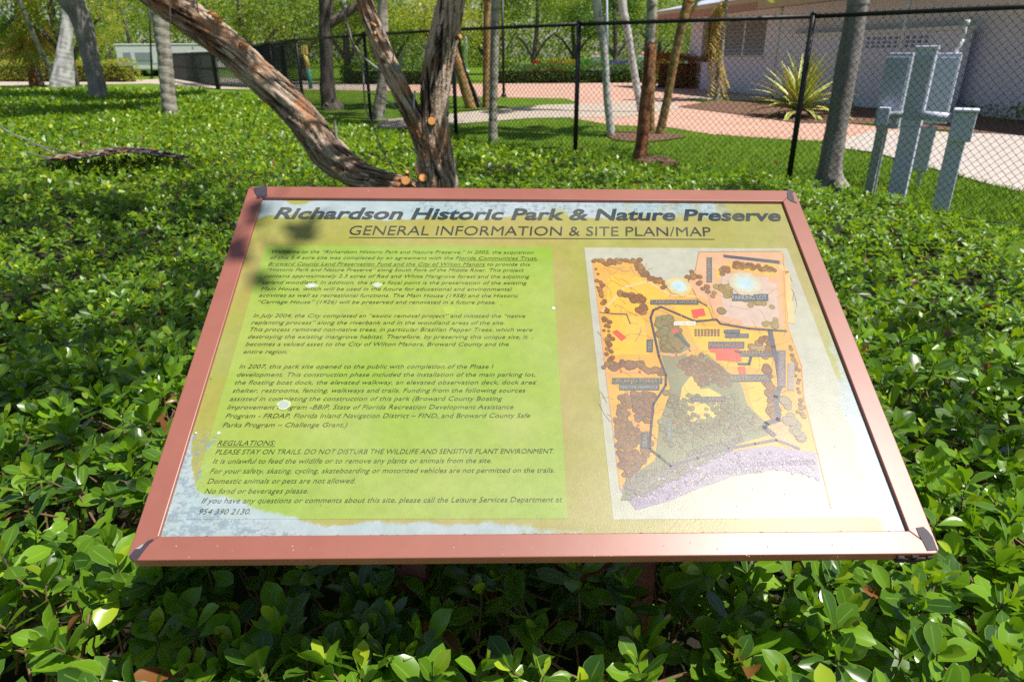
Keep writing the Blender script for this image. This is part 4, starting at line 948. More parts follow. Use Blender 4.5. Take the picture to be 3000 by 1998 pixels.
# --- the big leaning many-stemmed tree right behind the sign
base = G(1272, 600, .40)
tr = tree_root('leaning_tree', base, 'rugged old tree with one long leaning limb and two upright stems behind the board', 'tree')
def mainpath(pts, b): 
    P = []; Rr = []
    for q in pts:
        p = V(q[0], q[1], b) 
        if len(q) > 3: p = p + (p - C0).normalized() * q[3]; 
        P.append(p); Rr.append(q[2] * depth(p) / F_PX / 2)
    return P, Rr
def rugged(parent, P, Rr, sub=16, seg=72, amp=.30, name='limb', tw=1.4, o=None):
    o = Vector(tr.location); s0 = random.random() * 30
    def disp(a, s, r):
        at = a + tw * s + .35 * noise.noise(Vector((s * 2.2, s0, 0)))
        q = Vector((math.cos(at) * 3.3, math.sin(at) * 3.3, s * 1.7 + s0))
        n1 = noise.noise(q); n2 = noise.noise(q * 2.3 + Vector((0, 0, s * 2)));  n3 = noise.noise(Vector((math.cos(at) * 9, math.sin(at) * 9, s * 9 + s0)))
        n4 = noise.noise(Vector((math.cos(a) * .9, math.sin(a) * .9, s * 2.5 + s0)))
        ridge = (1 - abs(n1) * 2.2) * .55 + (1 - abs(n2) * 2.2) * .35 + n3 * .25
        return r * (.06 + amp * (ridge - .45) * .75 + .14 * n4)
    v, f, at = tube([p - o for p in P], Rr, sub, seg, disp)
    me = mesh(name, v, f, M['bark'], True); arr = np.ones((len(v), 4), np.float32); at = np.array(at)
    arr[:, 0] = np.clip(.5 + (at - .05) * 3.2, 0, 1); arr[:, 1] = 0
    a = me.attributes.new('bark', 'FLOAT_COLOR', 'POINT'); a.data.foreach_set('color', arr.ravel()); ob = link(name, me, parent)
    # loose strips of bark
    C_ = np.array([tuple(p - o) for p in catmull(P, sub)]); V3 = np.array([tuple(x) for x in v]).reshape(-1, seg, 3); nv = []; nf = []; ba = []
    for _ in range(260 if len(P) > 11 else 170):
        i = random.randrange(2, len(C_) - 4); k = random.randrange(seg); p = V3[i, k]; t_ = norm((C_[i + 1] - C_[i])[None])[0]; nr = norm((p - C_[i])[None])[0]; sd_ = np.cross(t_, nr)
        L = random.uniform(.04, .12) * random.choice((-1, 1)); wd = random.uniform(.006, .014); lift = random.uniform(.004, .014); q = len(nv); c_ = random.uniform(.25, 1)
        for f_, h_, w_ in ((0, -.002, 1), (.5, .003, .9), (1, lift, .35)):
            for s_ in (-1, 1): nv.append(tuple(p + t_ * L * f_ + nr * h_ + sd_ * wd * w_ * s_)); ba.append(c_)
        nf += [(q, q + 1, q + 3, q + 2), (q + 2, q + 3, q + 5, q + 4)]
    me = mesh('bark_strips', nv, nf, M['bark'], True); a = me.attributes.new('bark', 'FLOAT_COLOR', 'POINT'); a.data.foreach_set('color', np.array([(b_, 0, 0, 1) for b_ in ba], np.float32).ravel()); link('bark_strips', me, parent)['kind'] = 'stuff'
    return ob
P, Rr = mainpath([(1330, 640, 90), (1250, 590, 70), (1180, 548, 58), (1110, 532, 66), (1040, 508, 80), (968, 455, 92), (910, 378, 90), (843, 300, 86), (752, 216, 82), (670, 140, 84), (569, 62, 84), (480, 0, 84), (330, -110, 80), (150, -260, 70), (20, -420, 60)], base)
rugged(tr, P, Rr); leanP = P
P, Rr = mainpath([(1300, 680, 118), (1288, 600, 112), (1284, 540, 108), (1278, 470, 98), (1273, 400, 84), (1271, 330, 74), (1276, 240, 75), (1287, 163, 78), (1304, 84, 77), (1322, 0, 68), (1335, -80, 62), (1420, -260, 46), (1500, -420, 40)], base)
rugged(tr, P, Rr, name='trunk'); rightP = P
P, Rr = mainpath([(1268, 500, 60), (1248, 430, 60), (1222, 365, 56), (1182, 282, 50), (1138, 190, 50), (1102, 103, 47), (1074, 28, 45), (1050, -60, 42), (980, -220, 36), (930, -380, 30)], base)
rugged(tr, P, Rr); leftP = P
# sawn stubs
for x, y, rr, dx, dy in ((1264, 356, 13, .1, .1), (1281, 474, 14, -.05, .1), (1240, 521, 15, -.1, .3), (1188, 530, 15, -.25, .2), (1244, 404, 7, -.3, .2), (1193, 505, 6, 0, .6), (1348, 108, 7, .8, .2)):
    p = V(x, y, base); to = (C0 - p).normalized(); p = p + to * (.125 if rr > 10 else .10); r = rr * .88 * depth(p) / F_PX
    n = (to + right * dx + up * dy).normalized()
    q = MB().bar(p - n * .16, p, r * 1.12, 14, r); o = q.build('sawn_stub', M['twig'], tr); o.matrix_parent_inverse = Matrix.Translation(-Vector(tr.location)); o.data.materials.append(M['cut']); o.data.polygons[-1].material_index = 1
    c = MB().bar(p + n * .001, p + n * .006, r * .97, 14, r * .9).build('cut_face', M['cut'], o)
# torn orange bark scars
for x, y, a_, b_ in ((1094, 72, .028, .018), (1098, 96, .014, .028), (628, 45, .05, .022), (640, 60, .03, .02), (715, 132, .035, .018)):
    p = V(x, y, base); to = (C0 - p).normalized(); p = p + to * (.055 if x > 1000 else .12)
    vs = []; n = 14
    for ring, f_ in ((0, 1), (1, .7)):
        for k in range(n):
            j = 1 + .25 * math.sin(k * 2.7 + x); vs.append(p + right * math.cos(6.283 * k / n) * a_ * f_ * j + up * (math.sin(6.283 * k / n) * b_ * f_ * j - math.cos(6.283 * k / n) * a_ * f_ * .5) + to * (.012 if ring else -.03))
    fs = [(k, (k + 1) % n, n + (k + 1) % n, n + k) for k in range(n)] + [tuple(range(n, 2 * n))]
    o = link('bark_scar', mesh('bark_scar', vs, fs, M['cut'], True), tr); o.matrix_parent_inverse = Matrix.Translation(-Vector(tr.location))
# dead twigs and the hanging vine
def twig(pts, w0, w1, off=.10, mat='bark_grey', name='twig'):
    P, Rr = mainpath([(x, y, w0 + (w1 - w0) * i / (len(pts) - 1)) for i, (x, y) in enumerate(pts)], base); o = Vector(tr.location); P = [p + (C0 - p).normalized() * off for p in P]
    v, f, at = tube([p - o for p in P], Rr, 4, 7); me = mesh(name, v, f, M[mat], True); a = me.attributes.new('bark', 'FLOAT_COLOR', 'POINT'); a.data.foreach_set('color', np.tile([.6, 0, 0, 1], len(v)).astype(np.float32)); link(name, me, tr)
twig([(1170, 208), (1176, 175), (1185, 150)], 9, 4); twig([(1165, 212), (1152, 180), (1153, 160)], 8, 3); twig([(1243, 145), (1238, 130), (1233, 118)], 6, 2, .04)
twig([(1215, 345), (1212, 310), (1216, 266)], 7, 5, .07, 'bark_pale'); twig([(1160, 318), (1125, 290), (1070, 268)], 7, 3); twig([(1118, 210), (1090, 190), (1062, 165), (1040, 135)], 8, 4)
twig([(995, 445), (985, 400), (980, 352)], 12, 8, .03); twig([(1318, 520), (1305, 400), (1300, 300)], 2, 2, .14, 'bark_red')
twig([(985, -60), (1005, 20), (1020, 80), (1040, 150), (1062, 200), (1066, 270), (1072, 320), (1088, 360), (1120, 440), (1155, 500), (1180, 522)], 7, 3, -.15, 'bark_grey', 'hanging_vine')
twig([(1270, 495), (1285, 480), (1292, 455)], 4, 3, .17, 'bark_red'); twig([(1225, 520), (1218, 490), (1212, 480)], 5, 3, .15, 'bark_red')
twig([(500, 70), (498, 20), (496, -40)], 5, 4, .14); twig([(580, 40), (575, 0), (560, -50)], 4, 4, .14)
# sparse crown above the frame
o = Vector(tr.location)
ends = [leanP[-1], rightP[-1], leftP[-1], leanP[-3], leanP[-4]]
bl = []
for e, dz in ((leanP[-1], .5), (leanP[-3], 1.0), (rightP[-1], .8), (leftP[-1], .8)):
    for k in range(2): bl.append((tuple(e + Vector((random.uniform(-.6, .6), random.uniform(-.6, .8), dz + random.uniform(0, .8)))), (.8, .8, .4)))
crown(tr, bl, 2600, .07)

# --- trees on the left
b, P, Rr = path_px((292, 292, 50), [(285, 260, 48), (270, 190, 48), (255, 120, 50), (235, 50, 56), (205, 0, 66), (160, -80, 60)], .33)
r = tree_root('shade_tree', b, 'stout grey tree leaning left, its trunk dark at the top of the picture', 'tree'); P, Rr = extend(P, Rr, 2.5)
trunk_part(r, P, Rr, 'bark_grey', flare=.1, sub=8, seg=18, rough=.06); crown(r, [(tuple(P[-1] + Vector((dx, dy, dz))), (2.2, 2.2, 1.0)) for dx, dy, dz in ((0, 0, 1), (2.0, 0.5, 1.4), (-2, 1, 1.2), (.5, -2, 1.8))], 5200, .16)
b, P, Rr = path_px((182, 262, 66), [(185, 240, 62), (188, 200, 52), (190, 150, 42), (196, 90, 33), (199, 30, 30), (200, -20, 28)], .33)
r = tree_root('royal_palm', b, 'pale bottle shaped palm trunk at the far left, swollen at its foot', 'palm tree'); P, Rr = extend(P, Rr, 4)
trunk_part(r, P, Rr, 'bark_pale', rings=.02, sub=8, seg=18, rough=.03); palm_head(r, P[-1], 11, 1.6)
b, P, Rr = path_px((155, 258, 17), [(148, 205, 15), (120, 150, 14), (90, 85, 14), (60, 10, 13), (40, -30, 12)], .33)
r = tree_root('palm_tree', b, 'thin pale palm leaning left beside the bottle shaped trunk', 'palm tree'); P, Rr = extend(P, Rr, 2)
trunk_part(r, P, Rr, 'bark_palm', rings=.04, sub=6, seg=12); palm_head(r, P[-1], 9, 1.1)
b, P, Rr = path_px((100, 245, 28), [(92, 210, 22), (82, 165, 20), (72, 120, 17), (55, 40, 15), (45, -10, 14)], .33)
r = tree_root('palm_tree', b, 'red brown palm at the far left edge with a skirt of hanging dead fronds', 'palm tree'); 
trunk_part(r, P, Rr, 'bark_red', sub=6, seg=12, rough=.1); 
for k in range(70):
    ob = link('dead_frond', FRD, r); a = k * 2.4; t = random.random(); q = V(68 + random.uniform(-14, 14), -35 + 60 * t, b) - Vector((b.x, b.y, 0)); ob.location = q; ob.rotation_euler = (random.uniform(-.3, .3), random.uniform(.75, 1.25), a); ob.scale = (1.25,) * 3
b, P, Rr = path_px((500, 338, 44), [(494, 290, 42), (488, 230, 42), (482, 160, 42), (474, 100, 44), (468, 40, 46), (462, -20, 46)], .34)
r = tree_root('palm_tree', b, 'pale ringed palm trunk in front of the white trailer, left of the leaning limb', 'palm tree'); P, Rr = extend(P, Rr, 3.5)
trunk_part(r, P, Rr, 'bark_palm', rings=.07, sub=9, seg=18, rough=.03); palm_head(r, P[-1], 10, 1.2)
b, P, Rr = path_px((332, 236, 13), [(328, 190, 10), (320, 150, 8)], 0)
r = tree_root('young_tree', b, 'small round young tree in front of the hedge between the left trunks', 'tree'); trunk_part(r, P, Rr, 'bark_dark')
crown(r, [(tuple(P[-1] + Vector((-.2, 0, 1.7))), (1.5, 1.5, 1.5)), (tuple(P[-1] + Vector((-1.0, 0, .8))), (.8, .8, .9))], 3600, .12, 'yellow_leaf')
# --- trunks in and beyond the fence
b, P, Rr = path_px((975, 322, 58), [(962, 290, 44), (958, 230, 40), (956, 160, 36), (953, 80, 34), (955, 20, 40), (958, -40, 42)])
r = tree_root('shade_tree', b, 'dark straight tree trunk behind the corner post of the fence', 'tree'); P, Rr = extend(P, Rr, 2)
trunk_part(r, P, Rr, 'bark_dark', flare=.3, sub=8, seg=18, rough=.08)
v0 = Vector((b.x, b.y, 0))
for dx, dz in ((2.4, 1.4),): trunk_part(r, [P[5], P[5] + Vector((dx * .5, .2, dz * .5)), P[5] + Vector((dx, .5, dz))], [.14, .11, .07], 'bark_dark', 'branch')
crown(r, [(tuple(P[-1] + Vector((dx, dy, dz))), (2.2, 2, .9)) for dx, dy, dz in ((0, 0, .2), (2.6, .5, .3), (-2.6, 1, .2), (.5, 2, 1.2))], 5200, .14)
slim_palm((1108, 350, 44), [(1112, 310, 34), (1120, 240, 30), (1122, 160, 30), (1121, 80, 32), (1120, 0, 30)], 'pale slender palm trunk leaning right, seen left of the forked stem', rings=.05)
b, P, Rr = path_px((1403, 316, 34), [(1385, 290, 28), (1362, 240, 28), (1345, 190, 28), (1332, 140, 28), (1325, 80, 26)])
r, P_, R_ = slim_palm((1380, 318, 34), [(1362, 260, 30), (1345, 200, 28), (1330, 150, 26), (1322, 90, 22), (1316, 20, 20)], 'ochre trunk leaning left from the bright lawn behind the upright stem', 'bark_mix', rings=.03)
slim_palm((1402, 314, 26), [(1390, 285, 20), (1372, 240, 15), (1355, 190, 13), (1345, 130, 12)], 'dark slender trunk leaning left close behind the ochre one', 'bark_dark', rings=.03, hd=False, top=3)
slim_palm((1424, 316, 22), [(1424, 250, 20), (1425, 180, 20), (1427, 100, 22), (1427, 20, 22), (1427, -30, 22)], 'straighter left one of the twin palm trunks, ochre below', 'bark_mix', rings=.05)
slim_palm((1444, 416, 30), [(1444, 360, 26), (1446, 280, 25), (1448, 180, 26), (1450, 90, 26), (1452, 0, 26), (1452, -40, 26)], 'right one of the twin palm trunks, grey and rising from the shrub edge', rings=.07)
slim_palm((1790, 402, 26), [(1786, 350, 24), (1778, 280, 22), (1774, 200, 22), (1766, 120, 24), (1756, 60, 26), (1748, 0, 26)], 'pale curved palm trunk rising from the mulch ring, leftmost of that clump', 'bark_pale', rings=.05)
slim_palm((1880, 330, 24), [(1868, 270, 22), (1856, 200, 22), (1845, 130, 22), (1832, 60, 24), (1822, 0, 26)], 'pale palm trunk bending right between its neighbours in the clump', 'bark_pale', rings=.05)
b, P, Rr = path_px((1874, 470, 44), [(1880, 420, 38), (1888, 330, 34), (1898, 220, 30), (1903, 130, 30), (1908, 60, 30), (1911, 0, 30), (1912, -40, 30)])
r = tree_root('palm_tree', b, 'red brown palm trunk with a grey ringed top, standing nearest in the clump', 'palm tree', 'slim palm trunks behind the fence'); P, Rr = extend(P, Rr, 3)
trunk_part(r, P[:6], Rr[:6], 'bark_red', rings=.04, sub=8, seg=16); trunk_part(r, P[5:], [x * 1.02 for x in Rr[5:]], 'bark_palm', 'grey_crownshaft', rings=.07, sub=8, seg=16); palm_head(r, P[-1], 9)
slim_palm((1907, 392, 24), [(1908, 340, 20), (1908, 280, 20), (1912, 200, 18)], 'ochre trunk hidden close behind the red brown one', 'bark_mix', hd=False, top=2.2)
slim_palm((1930, 402, 28), [(1942, 350, 26), (1955, 290, 25), (1968, 220, 25), (1985, 130, 26), (2004, 50, 28), (2016, 0, 28), (2022, -40, 28)], 'orange brown palm trunk leaning right at the edge of the clump', 'bark_mix', rings=.05)
b, P, Rr = path_px((2436, 562, 92), [(2432, 530, 72), (2436, 480, 60), (2450, 380, 58), (2468, 270, 60), (2485, 170, 62), (2502, 80, 60), (2516, 0, 60), (2522, -50, 60)])
r = tree_root('shade_tree', b, 'big smooth grey tree trunk leaning right, beside the utility boxes', 'tree'); P, Rr = extend(P, Rr, 2.5)
trunk_part(r, P, Rr, 'bark_grey', flare=.35, sub=8, seg=20, rough=.04); crown(r, [(tuple(P[-1] + Vector((dx, dy, dz))), (1.6, 1.6, .8)) for dx, dy, dz in ((0, 0, .6), (1.8, .6, 1.0), (.2, 2, 1.4))], 1500, .14)
r_, P, Rr = slim_palm((2925, 345, 26), [(2938, 280, 26), (2955, 190, 26), (2975, 90, 26), (2992, 0, 26), (3002, -50, 26)], 'pinkish palm trunk against the wall at the right edge', rings=.04, group=None)
r_, P, Rr = slim_palm((2096, 296, 18), [(2104, 230, 16), (2112, 160, 15), (2118, 90, 13), (2126, 20, 14)], 'slender palm before the dark doorway with yellowing fronds', 'bark_palm', rings=.04, top=3.2, group=None)
for k in range(6):
    ob = link('dead_frond', FRD, r_); q = V(2118, 5 + 3 * k, Vector((r_.location))) - Vector((r_.location.x, r_.location.y, 0)); ob.location = q; ob.rotation_euler = (0, random.uniform(.3, .9), 3.14 + random.uniform(-1.3, 1.3)); ob.scale = (1.1,) * 3
# white sapling near the far road and lamp poles
def pole(name, base_px, top_px, wd, mat, label, cat='pole', z0=0.0):
    b = G(base_px[0], base_px[1], z0); r = empty(name, (b.x, b.y, 0), label, cat); p = V(top_px[0], top_px[1], b) - Vector((b.x, b.y, 0)); rr = wd * mpp(b) / 2
    MB().bar((0, 0, 0), p, rr, 10, rr * .8).build('shaft', M[mat], r, True); MB().bar((0, 0, 0), (0, 0, .12), rr * 1.8, 10).build('foot', M[mat], r, True); return r, p
M['lav'] = plain('painted_blue_grey', (0.42, 0.46, 0.62), (0.32, 0.36, 0.5), 0.5, 5)
pole('lamp_pole', (1028, 245), (1008, -20), 12, 'lav', 'blue grey pole with vines seen through the fence left of the forked stem')
pole('lamp_pole', (1366, 212), (1360, -20), 11, 'white', 'slim white pole just right of the upright stem')
pole('lamp_pole', (1476, 286), (1472, -20), 9, 'black_vinyl', 'thin dark pole right of the twin palm trunks')
pole('lamp_pole', (1780, 120 + 110), (1778, -20), 7, 'lav', 'thin blue pole behind the pale curved palm', z0=0)
r, p = pole('street_lamp', (445, 232), (436, -10), 6, 'black_vinyl', 'thin lamp post with a white bell shaped lantern before the trailer', 'street lamp')
lp = MB(); sc_ = .17
lp.bar(p + Vector((.1, 0, -1.5)), p + Vector((.1, 0, -1.9)), .08, 10, .26).build('lantern_shade', M['white'], r, True); MB().bar(p + Vector((.1, 0, -1.1)), p + Vector((.1, 0, -1.5)), .1, 10, .08).build('lantern_neck', M['white'], r, True)
MB().bar(p + Vector((0, 0, -.95)), p + Vector((.1, 0, -1.15)), .04, 8).build('bracket', M['black_vinyl'], r, True)
# painted post: yellow above, teal below
b = G(911, 262, 0); r = empty('painted_post', (b.x, b.y, 0), 'post painted yellow above and teal below, beside the fence corner', 'post'); hh = (V(905, 135, b)).z
M['yel'] = plain('yellow_paint', (0.75, 0.55, 0.10), (0.65, 0.55, 0.2), 0.6, 8); M['teal'] = plain('teal_paint', (0.05, 0.32, 0.26), (0.04, 0.25, 0.2), 0.6, 8)
rr = 6 * mpp(b)
MB().bar((0, 0, 0), (0, 0, hh * .48), rr, 10).build('lower_shaft', M['teal'], r, True); MB().bar((0, 0, hh * .48), (-.1, 0, hh * .8), rr, 10).build('upper_shaft', M['yel'], r, True); MB().box(-.1 - rr * 1.4, -.1 + rr * 1.4, -rr, rr, hh * .8, hh).build('head', M['yel'], r, bevel=.02)

# ================================================================== HEDGES, AGAVE, LOW PLANTS
def hedge(name, pxs, d_px, h, dep, mat, label, n=3500, size=.10, cat='hedge'):
    """clipped hedge between two foot pixels"""
    a, b = G(*pxs[0]), G(*pxs[1]); d = b - a; L = d.length; t = d.normalized(); nr = Vector((t.y, -t.x, 0)) * -1
    if nr.y < 0: nr = -nr
    r = empty(name, (a.x, a.y, 0), label, cat)
    u = rng.uniform(0, L, n); k = rng.random(n); s = rng.uniform(0, 1, n)
    w_ = np.where(k < .45, rng.normal(0, .05, n), s * dep); z = np.where(k < .45, rng.uniform(.05, h, n), h + rng.normal(0, .06, n)) + .08 * np.sin(u * 2.3); e_ = k > .9; u = np.where(e_, np.where(rng.random(n) < .5, 0, L) + rng.normal(0, .05, n), u); z = np.where(e_, rng.uniform(.05, h, n), z)
    pos = np.stack([t.x * u + nr.x * w_, t.y * u + nr.y * w_, z], 1); V_, F_, A = quads(pos, size)
    link('foliage', np_mesh('foliage', V_, F_, M[mat], {'leaf': A}), r)['kind'] = 'stuff'
    c = MB(); m = Matrix(((t.x, nr.x, 0, 0), (t.y, nr.y, 0, 0), (0, 0, 1, 0), (0, 0, 0, 1))); c.box(.35, L - .35, .25, dep - .15, 0, h - .25, m).build('dark_core', M['inner'], r); return r  # solid dark box, its colour standing for the shaded inside of the hedge
hedge('hedge', ((-150, 240), (370, 242)), 0, 1.25, 1.4, 'yellow_leaf', 'long bright clipped hedge at the far left behind the palms', 9000, .12)
hedge('hedge', ((375, 224), (470, 224)), 0, .75, 1.0, 'yellow_leaf', 'low yellow green hedge below the white trailer', 2500, .14)
hedge('hedge', ((1440, 246), (1900, 243)), 0, .90, 1.6, 'dark_leaf', 'dark clipped hedge across the plaza below the coloured fence', 9000, .12)
hedge('hedge', ((1000, 248), (1330, 250)), 0, .95, 1.4, 'dark_leaf', 'green hedge beyond the fence behind the forked tree', 5000, .13)
hedge('croton_hedge', ((1900, 258), (2060, 262)), 0, 1.35, 1.3, 'orange_leaf', 'orange and green croton bushes beside the house corner', 3500, .12)
b = G(2335, 345, 0); r = empty('agave', (b.x, b.y, 0), 'large variegated agave with yellow edged sword leaves on the mulch', 'agave')
t = NT('variegated_leaf'); a = t.n('ShaderNodeAttribute', attribute_name='leaf'); s_ = t.n('ShaderNodeSeparateColor'); t.t.links.new(a.outputs['Color'], s_.inputs[0])
cc = t.mix(t.rng(s_.outputs[1], .45, .6), (0.22, 0.32, 0.05), (0.78, 0.70, 0.24)); M['agave'] = t.done(t.bsdf(cc, .45))
def sword(L, wd, bend, el, az):
    vs = []; A = []; n = 9; d = Vector((math.cos(az), math.sin(az), 0)); s = Vector((-d.y, d.x, 0))
    p = Vector((0, 0, .15)); e = el
    for i in range(n + 1):
        t_ = i / n; w_ = wd * (.55 + 1.0 * math.sin(math.pi * min(1, t_ * .8 + .1))) * (1 - t_ ** 3) * .6 + .004
        dn = d * math.cos(e) + Vector((0, 0, math.sin(e))); nn_ = s.cross(dn)
        for k, (f_, ac) in enumerate(((-1, 1), (-.6, .5), (0, 0), (.6, .5), (1, 1))): vs.append(p + s * w_ * f_ + nn_ * abs(f_) * w_ * -.35); A.append((.5, ac, .3))
        p = p + dn * L / n; e -= bend / n
    fs = [(i * 5 + k, i * 5 + k + 1, (i + 1) * 5 + k + 1, (i + 1) * 5 + k) for i in range(n) for k in range(4)]
    me = mesh('sword_leaf', vs, fs, M['agave'], True); a = me.attributes.new('leaf', 'FLOAT_COLOR', 'POINT'); a.data.foreach_set('color', np.c_[np.array(A), np.ones(len(A))].astype(np.float32).ravel()); return me
for k in range(60):
    el = R(86) - R(80) * (k / 59) ** .9; link('sword_leaf', sword(random.uniform(1.25, 1.65) * (1 if k > 6 else .95), .085, random.uniform(.15, .5) + .5 * (k / 59), el + random.uniform(-.08, .08), k * 2.4 + random.uniform(-.2, .2)), r)
def tuft(px, py, w_, h, mat, label, n=260, size=.09, cat='plant', name='low_plant'):
    b = G(px, py, 0); r = empty(name, (b.x, b.y, 0), label, cat); pos = np.stack([rng.normal(0, w_, n), rng.normal(0, w_ * .6, n), np.abs(rng.normal(h * .5, h * .35, n))], 1); V_, F_, A = quads(pos, size, up_=.6)
    link('foliage', np_mesh('foliage', V_, F_, M[mat], {'leaf': A}), r)['kind'] = 'stuff'
tuft(2870, 342, .5, .3, 'tree_leaf', 'low green plant at the wall foot left of the pinkish palm'); tuft(2990, 360, .5, .35, 'tree_leaf', 'low green plant at the wall foot at the right edge'); tuft(2475, 330, .15, .5, 'yellow_leaf', 'small yellow leaved plant at the grey trunk before the wall', 60)

# dead vine heap lying on the shrubs at the left
b = G(330, 455, .38); r = empty('dead_vine_heap', (b.x, b.y, .38), 'grey brown heap of twisted dead vines lying on the shrubs at the left', 'dead vines')
o = Vector((b.x, b.y, .38))
for k in range(70):
    t0 = random.uniform(110, 420); t1 = t0 + random.uniform(60, 190); ph = random.uniform(0, 6); rr = random.uniform(.006, .017)
    yy = lambda x: 464 - 24 * math.exp(-((x - 375) / 140) ** 2) + random.uniform(-7, 9)
    P = [G(x, yy(x), .40 + random.uniform(-.03, .08) + .09 * math.exp(-((x - 350) / 100) ** 2)) - o for x in np.linspace(t0, min(t1, 560), 6)]
    v, f, _ = tube(P, [rr * .6, rr, rr, rr * .9, rr * .8, rr * .3], 5, 6, lambda a, s_, r_: r_ * .4 * noise.noise(Vector((a, s_ * 12, ph)))); mt = random.choice(('bark_dark', 'bark_mix', 'bark_red', 'bark_grey', 'bark_dark')); me = mesh('vine_strand', v, f, M[mt], True); a = me.attributes.new('bark', 'FLOAT_COLOR', 'POINT'); a.data.foreach_set('color', np.tile([.3 + .4 * random.random(), 0, 0, 1], len(v)).astype(np.float32)); link('vine_strand', me, r)
for pts in (((185, 465, .40), (215, 450, .43), (250, 425, .52), (275, 400, .62), (310, 380, .70)), ((240, 455, .41), (235, 430, .47), (228, 415, .5)), ((175, 470, .4), (182, 452, .44), (180, 440, .47))):
    P = [G(x, y, .42) - o for x, y, z in pts]; base_ = P[0]; v, f, _ = tube([Vector((p.x * 1, base_.y + (p.y - base_.y) * .3, (z - .38))) if i else p for i, (p, (_x, _y, z)) in enumerate(zip(P, pts))], [.009] * len(P), 4, 6)
    me = mesh('vine_strand', v, f, M['bark_grey'], True); a = me.attributes.new('bark', 'FLOAT_COLOR', 'POINT'); a.data.foreach_set('color', np.tile([.4, 0, 0, 1], len(v)).astype(np.float32)); link('vine_strand', me, r)

# ================================================================== BACKGROUND TREES
spots = [(-60, 40, 6, 'tree_leaf'), (90, 48, 6, 'dark_leaf'), (190, 40, 6, 'yellow_leaf'), (380, 80, 8, 'tree_leaf'), (470, 84, 9, 'tree_leaf'), (620, 78, 8, 'tree_leaf'), (740, 44, 5, 'tree_leaf'), (880, 50, 6, 'dark_leaf'), (1010, 44, 5.5, 'tree_leaf'), (1150, 52, 6.5, 'tree_leaf'), (1300, 46, 6, 'yellow_leaf'), (1420, 62, 8, 'tree_leaf'), (1560, 60, 7.5, 'tree_leaf'), (1680, 64, 8, 'tree_leaf'), (1800, 60, 7.5, 'dark_leaf'), (1930, 64, 8, 'tree_leaf'), (2060, 56, 6, 'tree_leaf')]
kinds = {'tree_leaf': 'green', 'dark_leaf': 'dark green', 'yellow_leaf': 'yellow green'}
names = ['at the far left edge behind the palms', 'behind the bottle shaped palm', 'between the two left trunks', 'above the trailer', 'behind the ringed palm', 'behind the leaning limb', 'above the screened gate', 'behind the painted post', 'behind the blue grey pole', 'between the leaning limb and forked stem', 'directly behind the upright stem', 'behind the twin palm trunks', 'behind the thin dark pole', 'behind the middle fence post', 'behind the pale curved palm', 'behind the palm clump', 'beside the house corner']
for (px, d, h, mt), nm in zip(spots, names):
    dr = ray(px, 150); dr.z = 0; dr.normalize(); b = dr * d + Vector((0, 0, 0))
    r = tree_root('park_tree', b, kinds[mt] + ' leafy tree ' + nm, 'tree', 'leafy trees across the park')
    w_ = random.uniform(2.8, 4.0)
    P = [b + Vector((0, 0, -.05)), b + Vector((.1, 0, 1.2)), b + Vector((random.uniform(-.4, .4), 0, h * .55)), b + Vector((random.uniform(-.6, .6), 0, h))]
    trunk_part(r, P, [.26, .2, .16, .08], 'bark_dark', sub=4, seg=10)
    for s in (-1, 1): trunk_part(r, [P[1], P[1] + Vector((s * .9, .1, 1.3)), P[1] + Vector((s * 1.8, .2, 2.0))], [.14, .10, .05], 'bark_dark', 'branch', sub=3, seg=8)
    bl = [(tuple(b + Vector((random.uniform(-w_, w_), random.uniform(-2, 2), random.uniform(3.6 if 150 < px < 700 or 1400 < px < 1950 else 2.2, h)))), (random.uniform(1.2, 2.1), 1.8, random.uniform(.8, 1.4))) for _ in range(9)]
    crown(r, bl, 8500, .17, mt)
# the mass of woodland behind
n = 60000; ang = rng.uniform(R(-50), R(30), n); rad = rng.uniform(96, 125, n); zz = rng.uniform(0, 1, n) ** .8 * (8.0 + 2.8 * np.sin(ang * 14) + 1.8 * np.sin(ang * 37))
pos = np.stack([np.sin(ang) * rad, np.cos(ang) * rad, zz], 1); V_, F_, A = quads(pos, .60)
finish(link('woodland', np_mesh('woodland', V_, F_, M['tree_leaf'], {'leaf': A})), 'green mass of woodland closing the view across the park', 'woodland', kind='stuff')

# ================================================================== HOUSE ON THE RIGHT
W0, W1 = G(2100, 267), G(2975, 354); wd_ = (W1 - W0); wl = wd_.length; wt = wd_.normalized(); wn = Vector((wt.y, -wt.x, 0))
if wn.dot(C0 - W0) < 0: wn = -wn
def WP(px, py, off=0.0):
    """sight line to the wall plane -> (distance along wall, height)"""
    d = ray(px, py); o = W0 + wn * off; t = (o - C0).dot(wn) / d.dot(wn); p = C0 + d * t; return (p - W0).dot(wt), p.z
print('wall', W0, W1, 'eave', WP(2300, 40), WP(2900, 20), 'window', WP(2124, 60), WP(2232, 168), 'doorway_dark', WP(2068, 65), WP(2091, 182), 'blocks', WP(2540, 88), WP(2713, 140))
HM = Matrix(((wt.x, -wn.x, 0, W0.x), (wt.y, -wn.y, 0, W0.y), (0, 0, 1, 0), (0, 0, 0, 1)))      # local: x along wall, y into the house, z up
house = empty('house', (0, 0, 0), 'low lavender white house with a wide tan eave and clay coloured fascia', 'house'); house.matrix_world = HM
HL = wl + 9
win0, win1 = WP(2124, 60), WP(2236, 168); wx0, wx1, wz0, wz1 = win0[0], win1[0], win1[1], win0[1]
dr0, dr1 = WP(2062, 62), WP(2091, 184)
EZ = 3.05
w_ = MB()
w_.box(dr1[0], wx0, 0, .25, 0, EZ).box(wx1, HL, 0, .25, 0, EZ).box(wx0, wx1, 0, .25, 0, wz0).box(wx0, wx1, 0, .25, wz1, EZ)
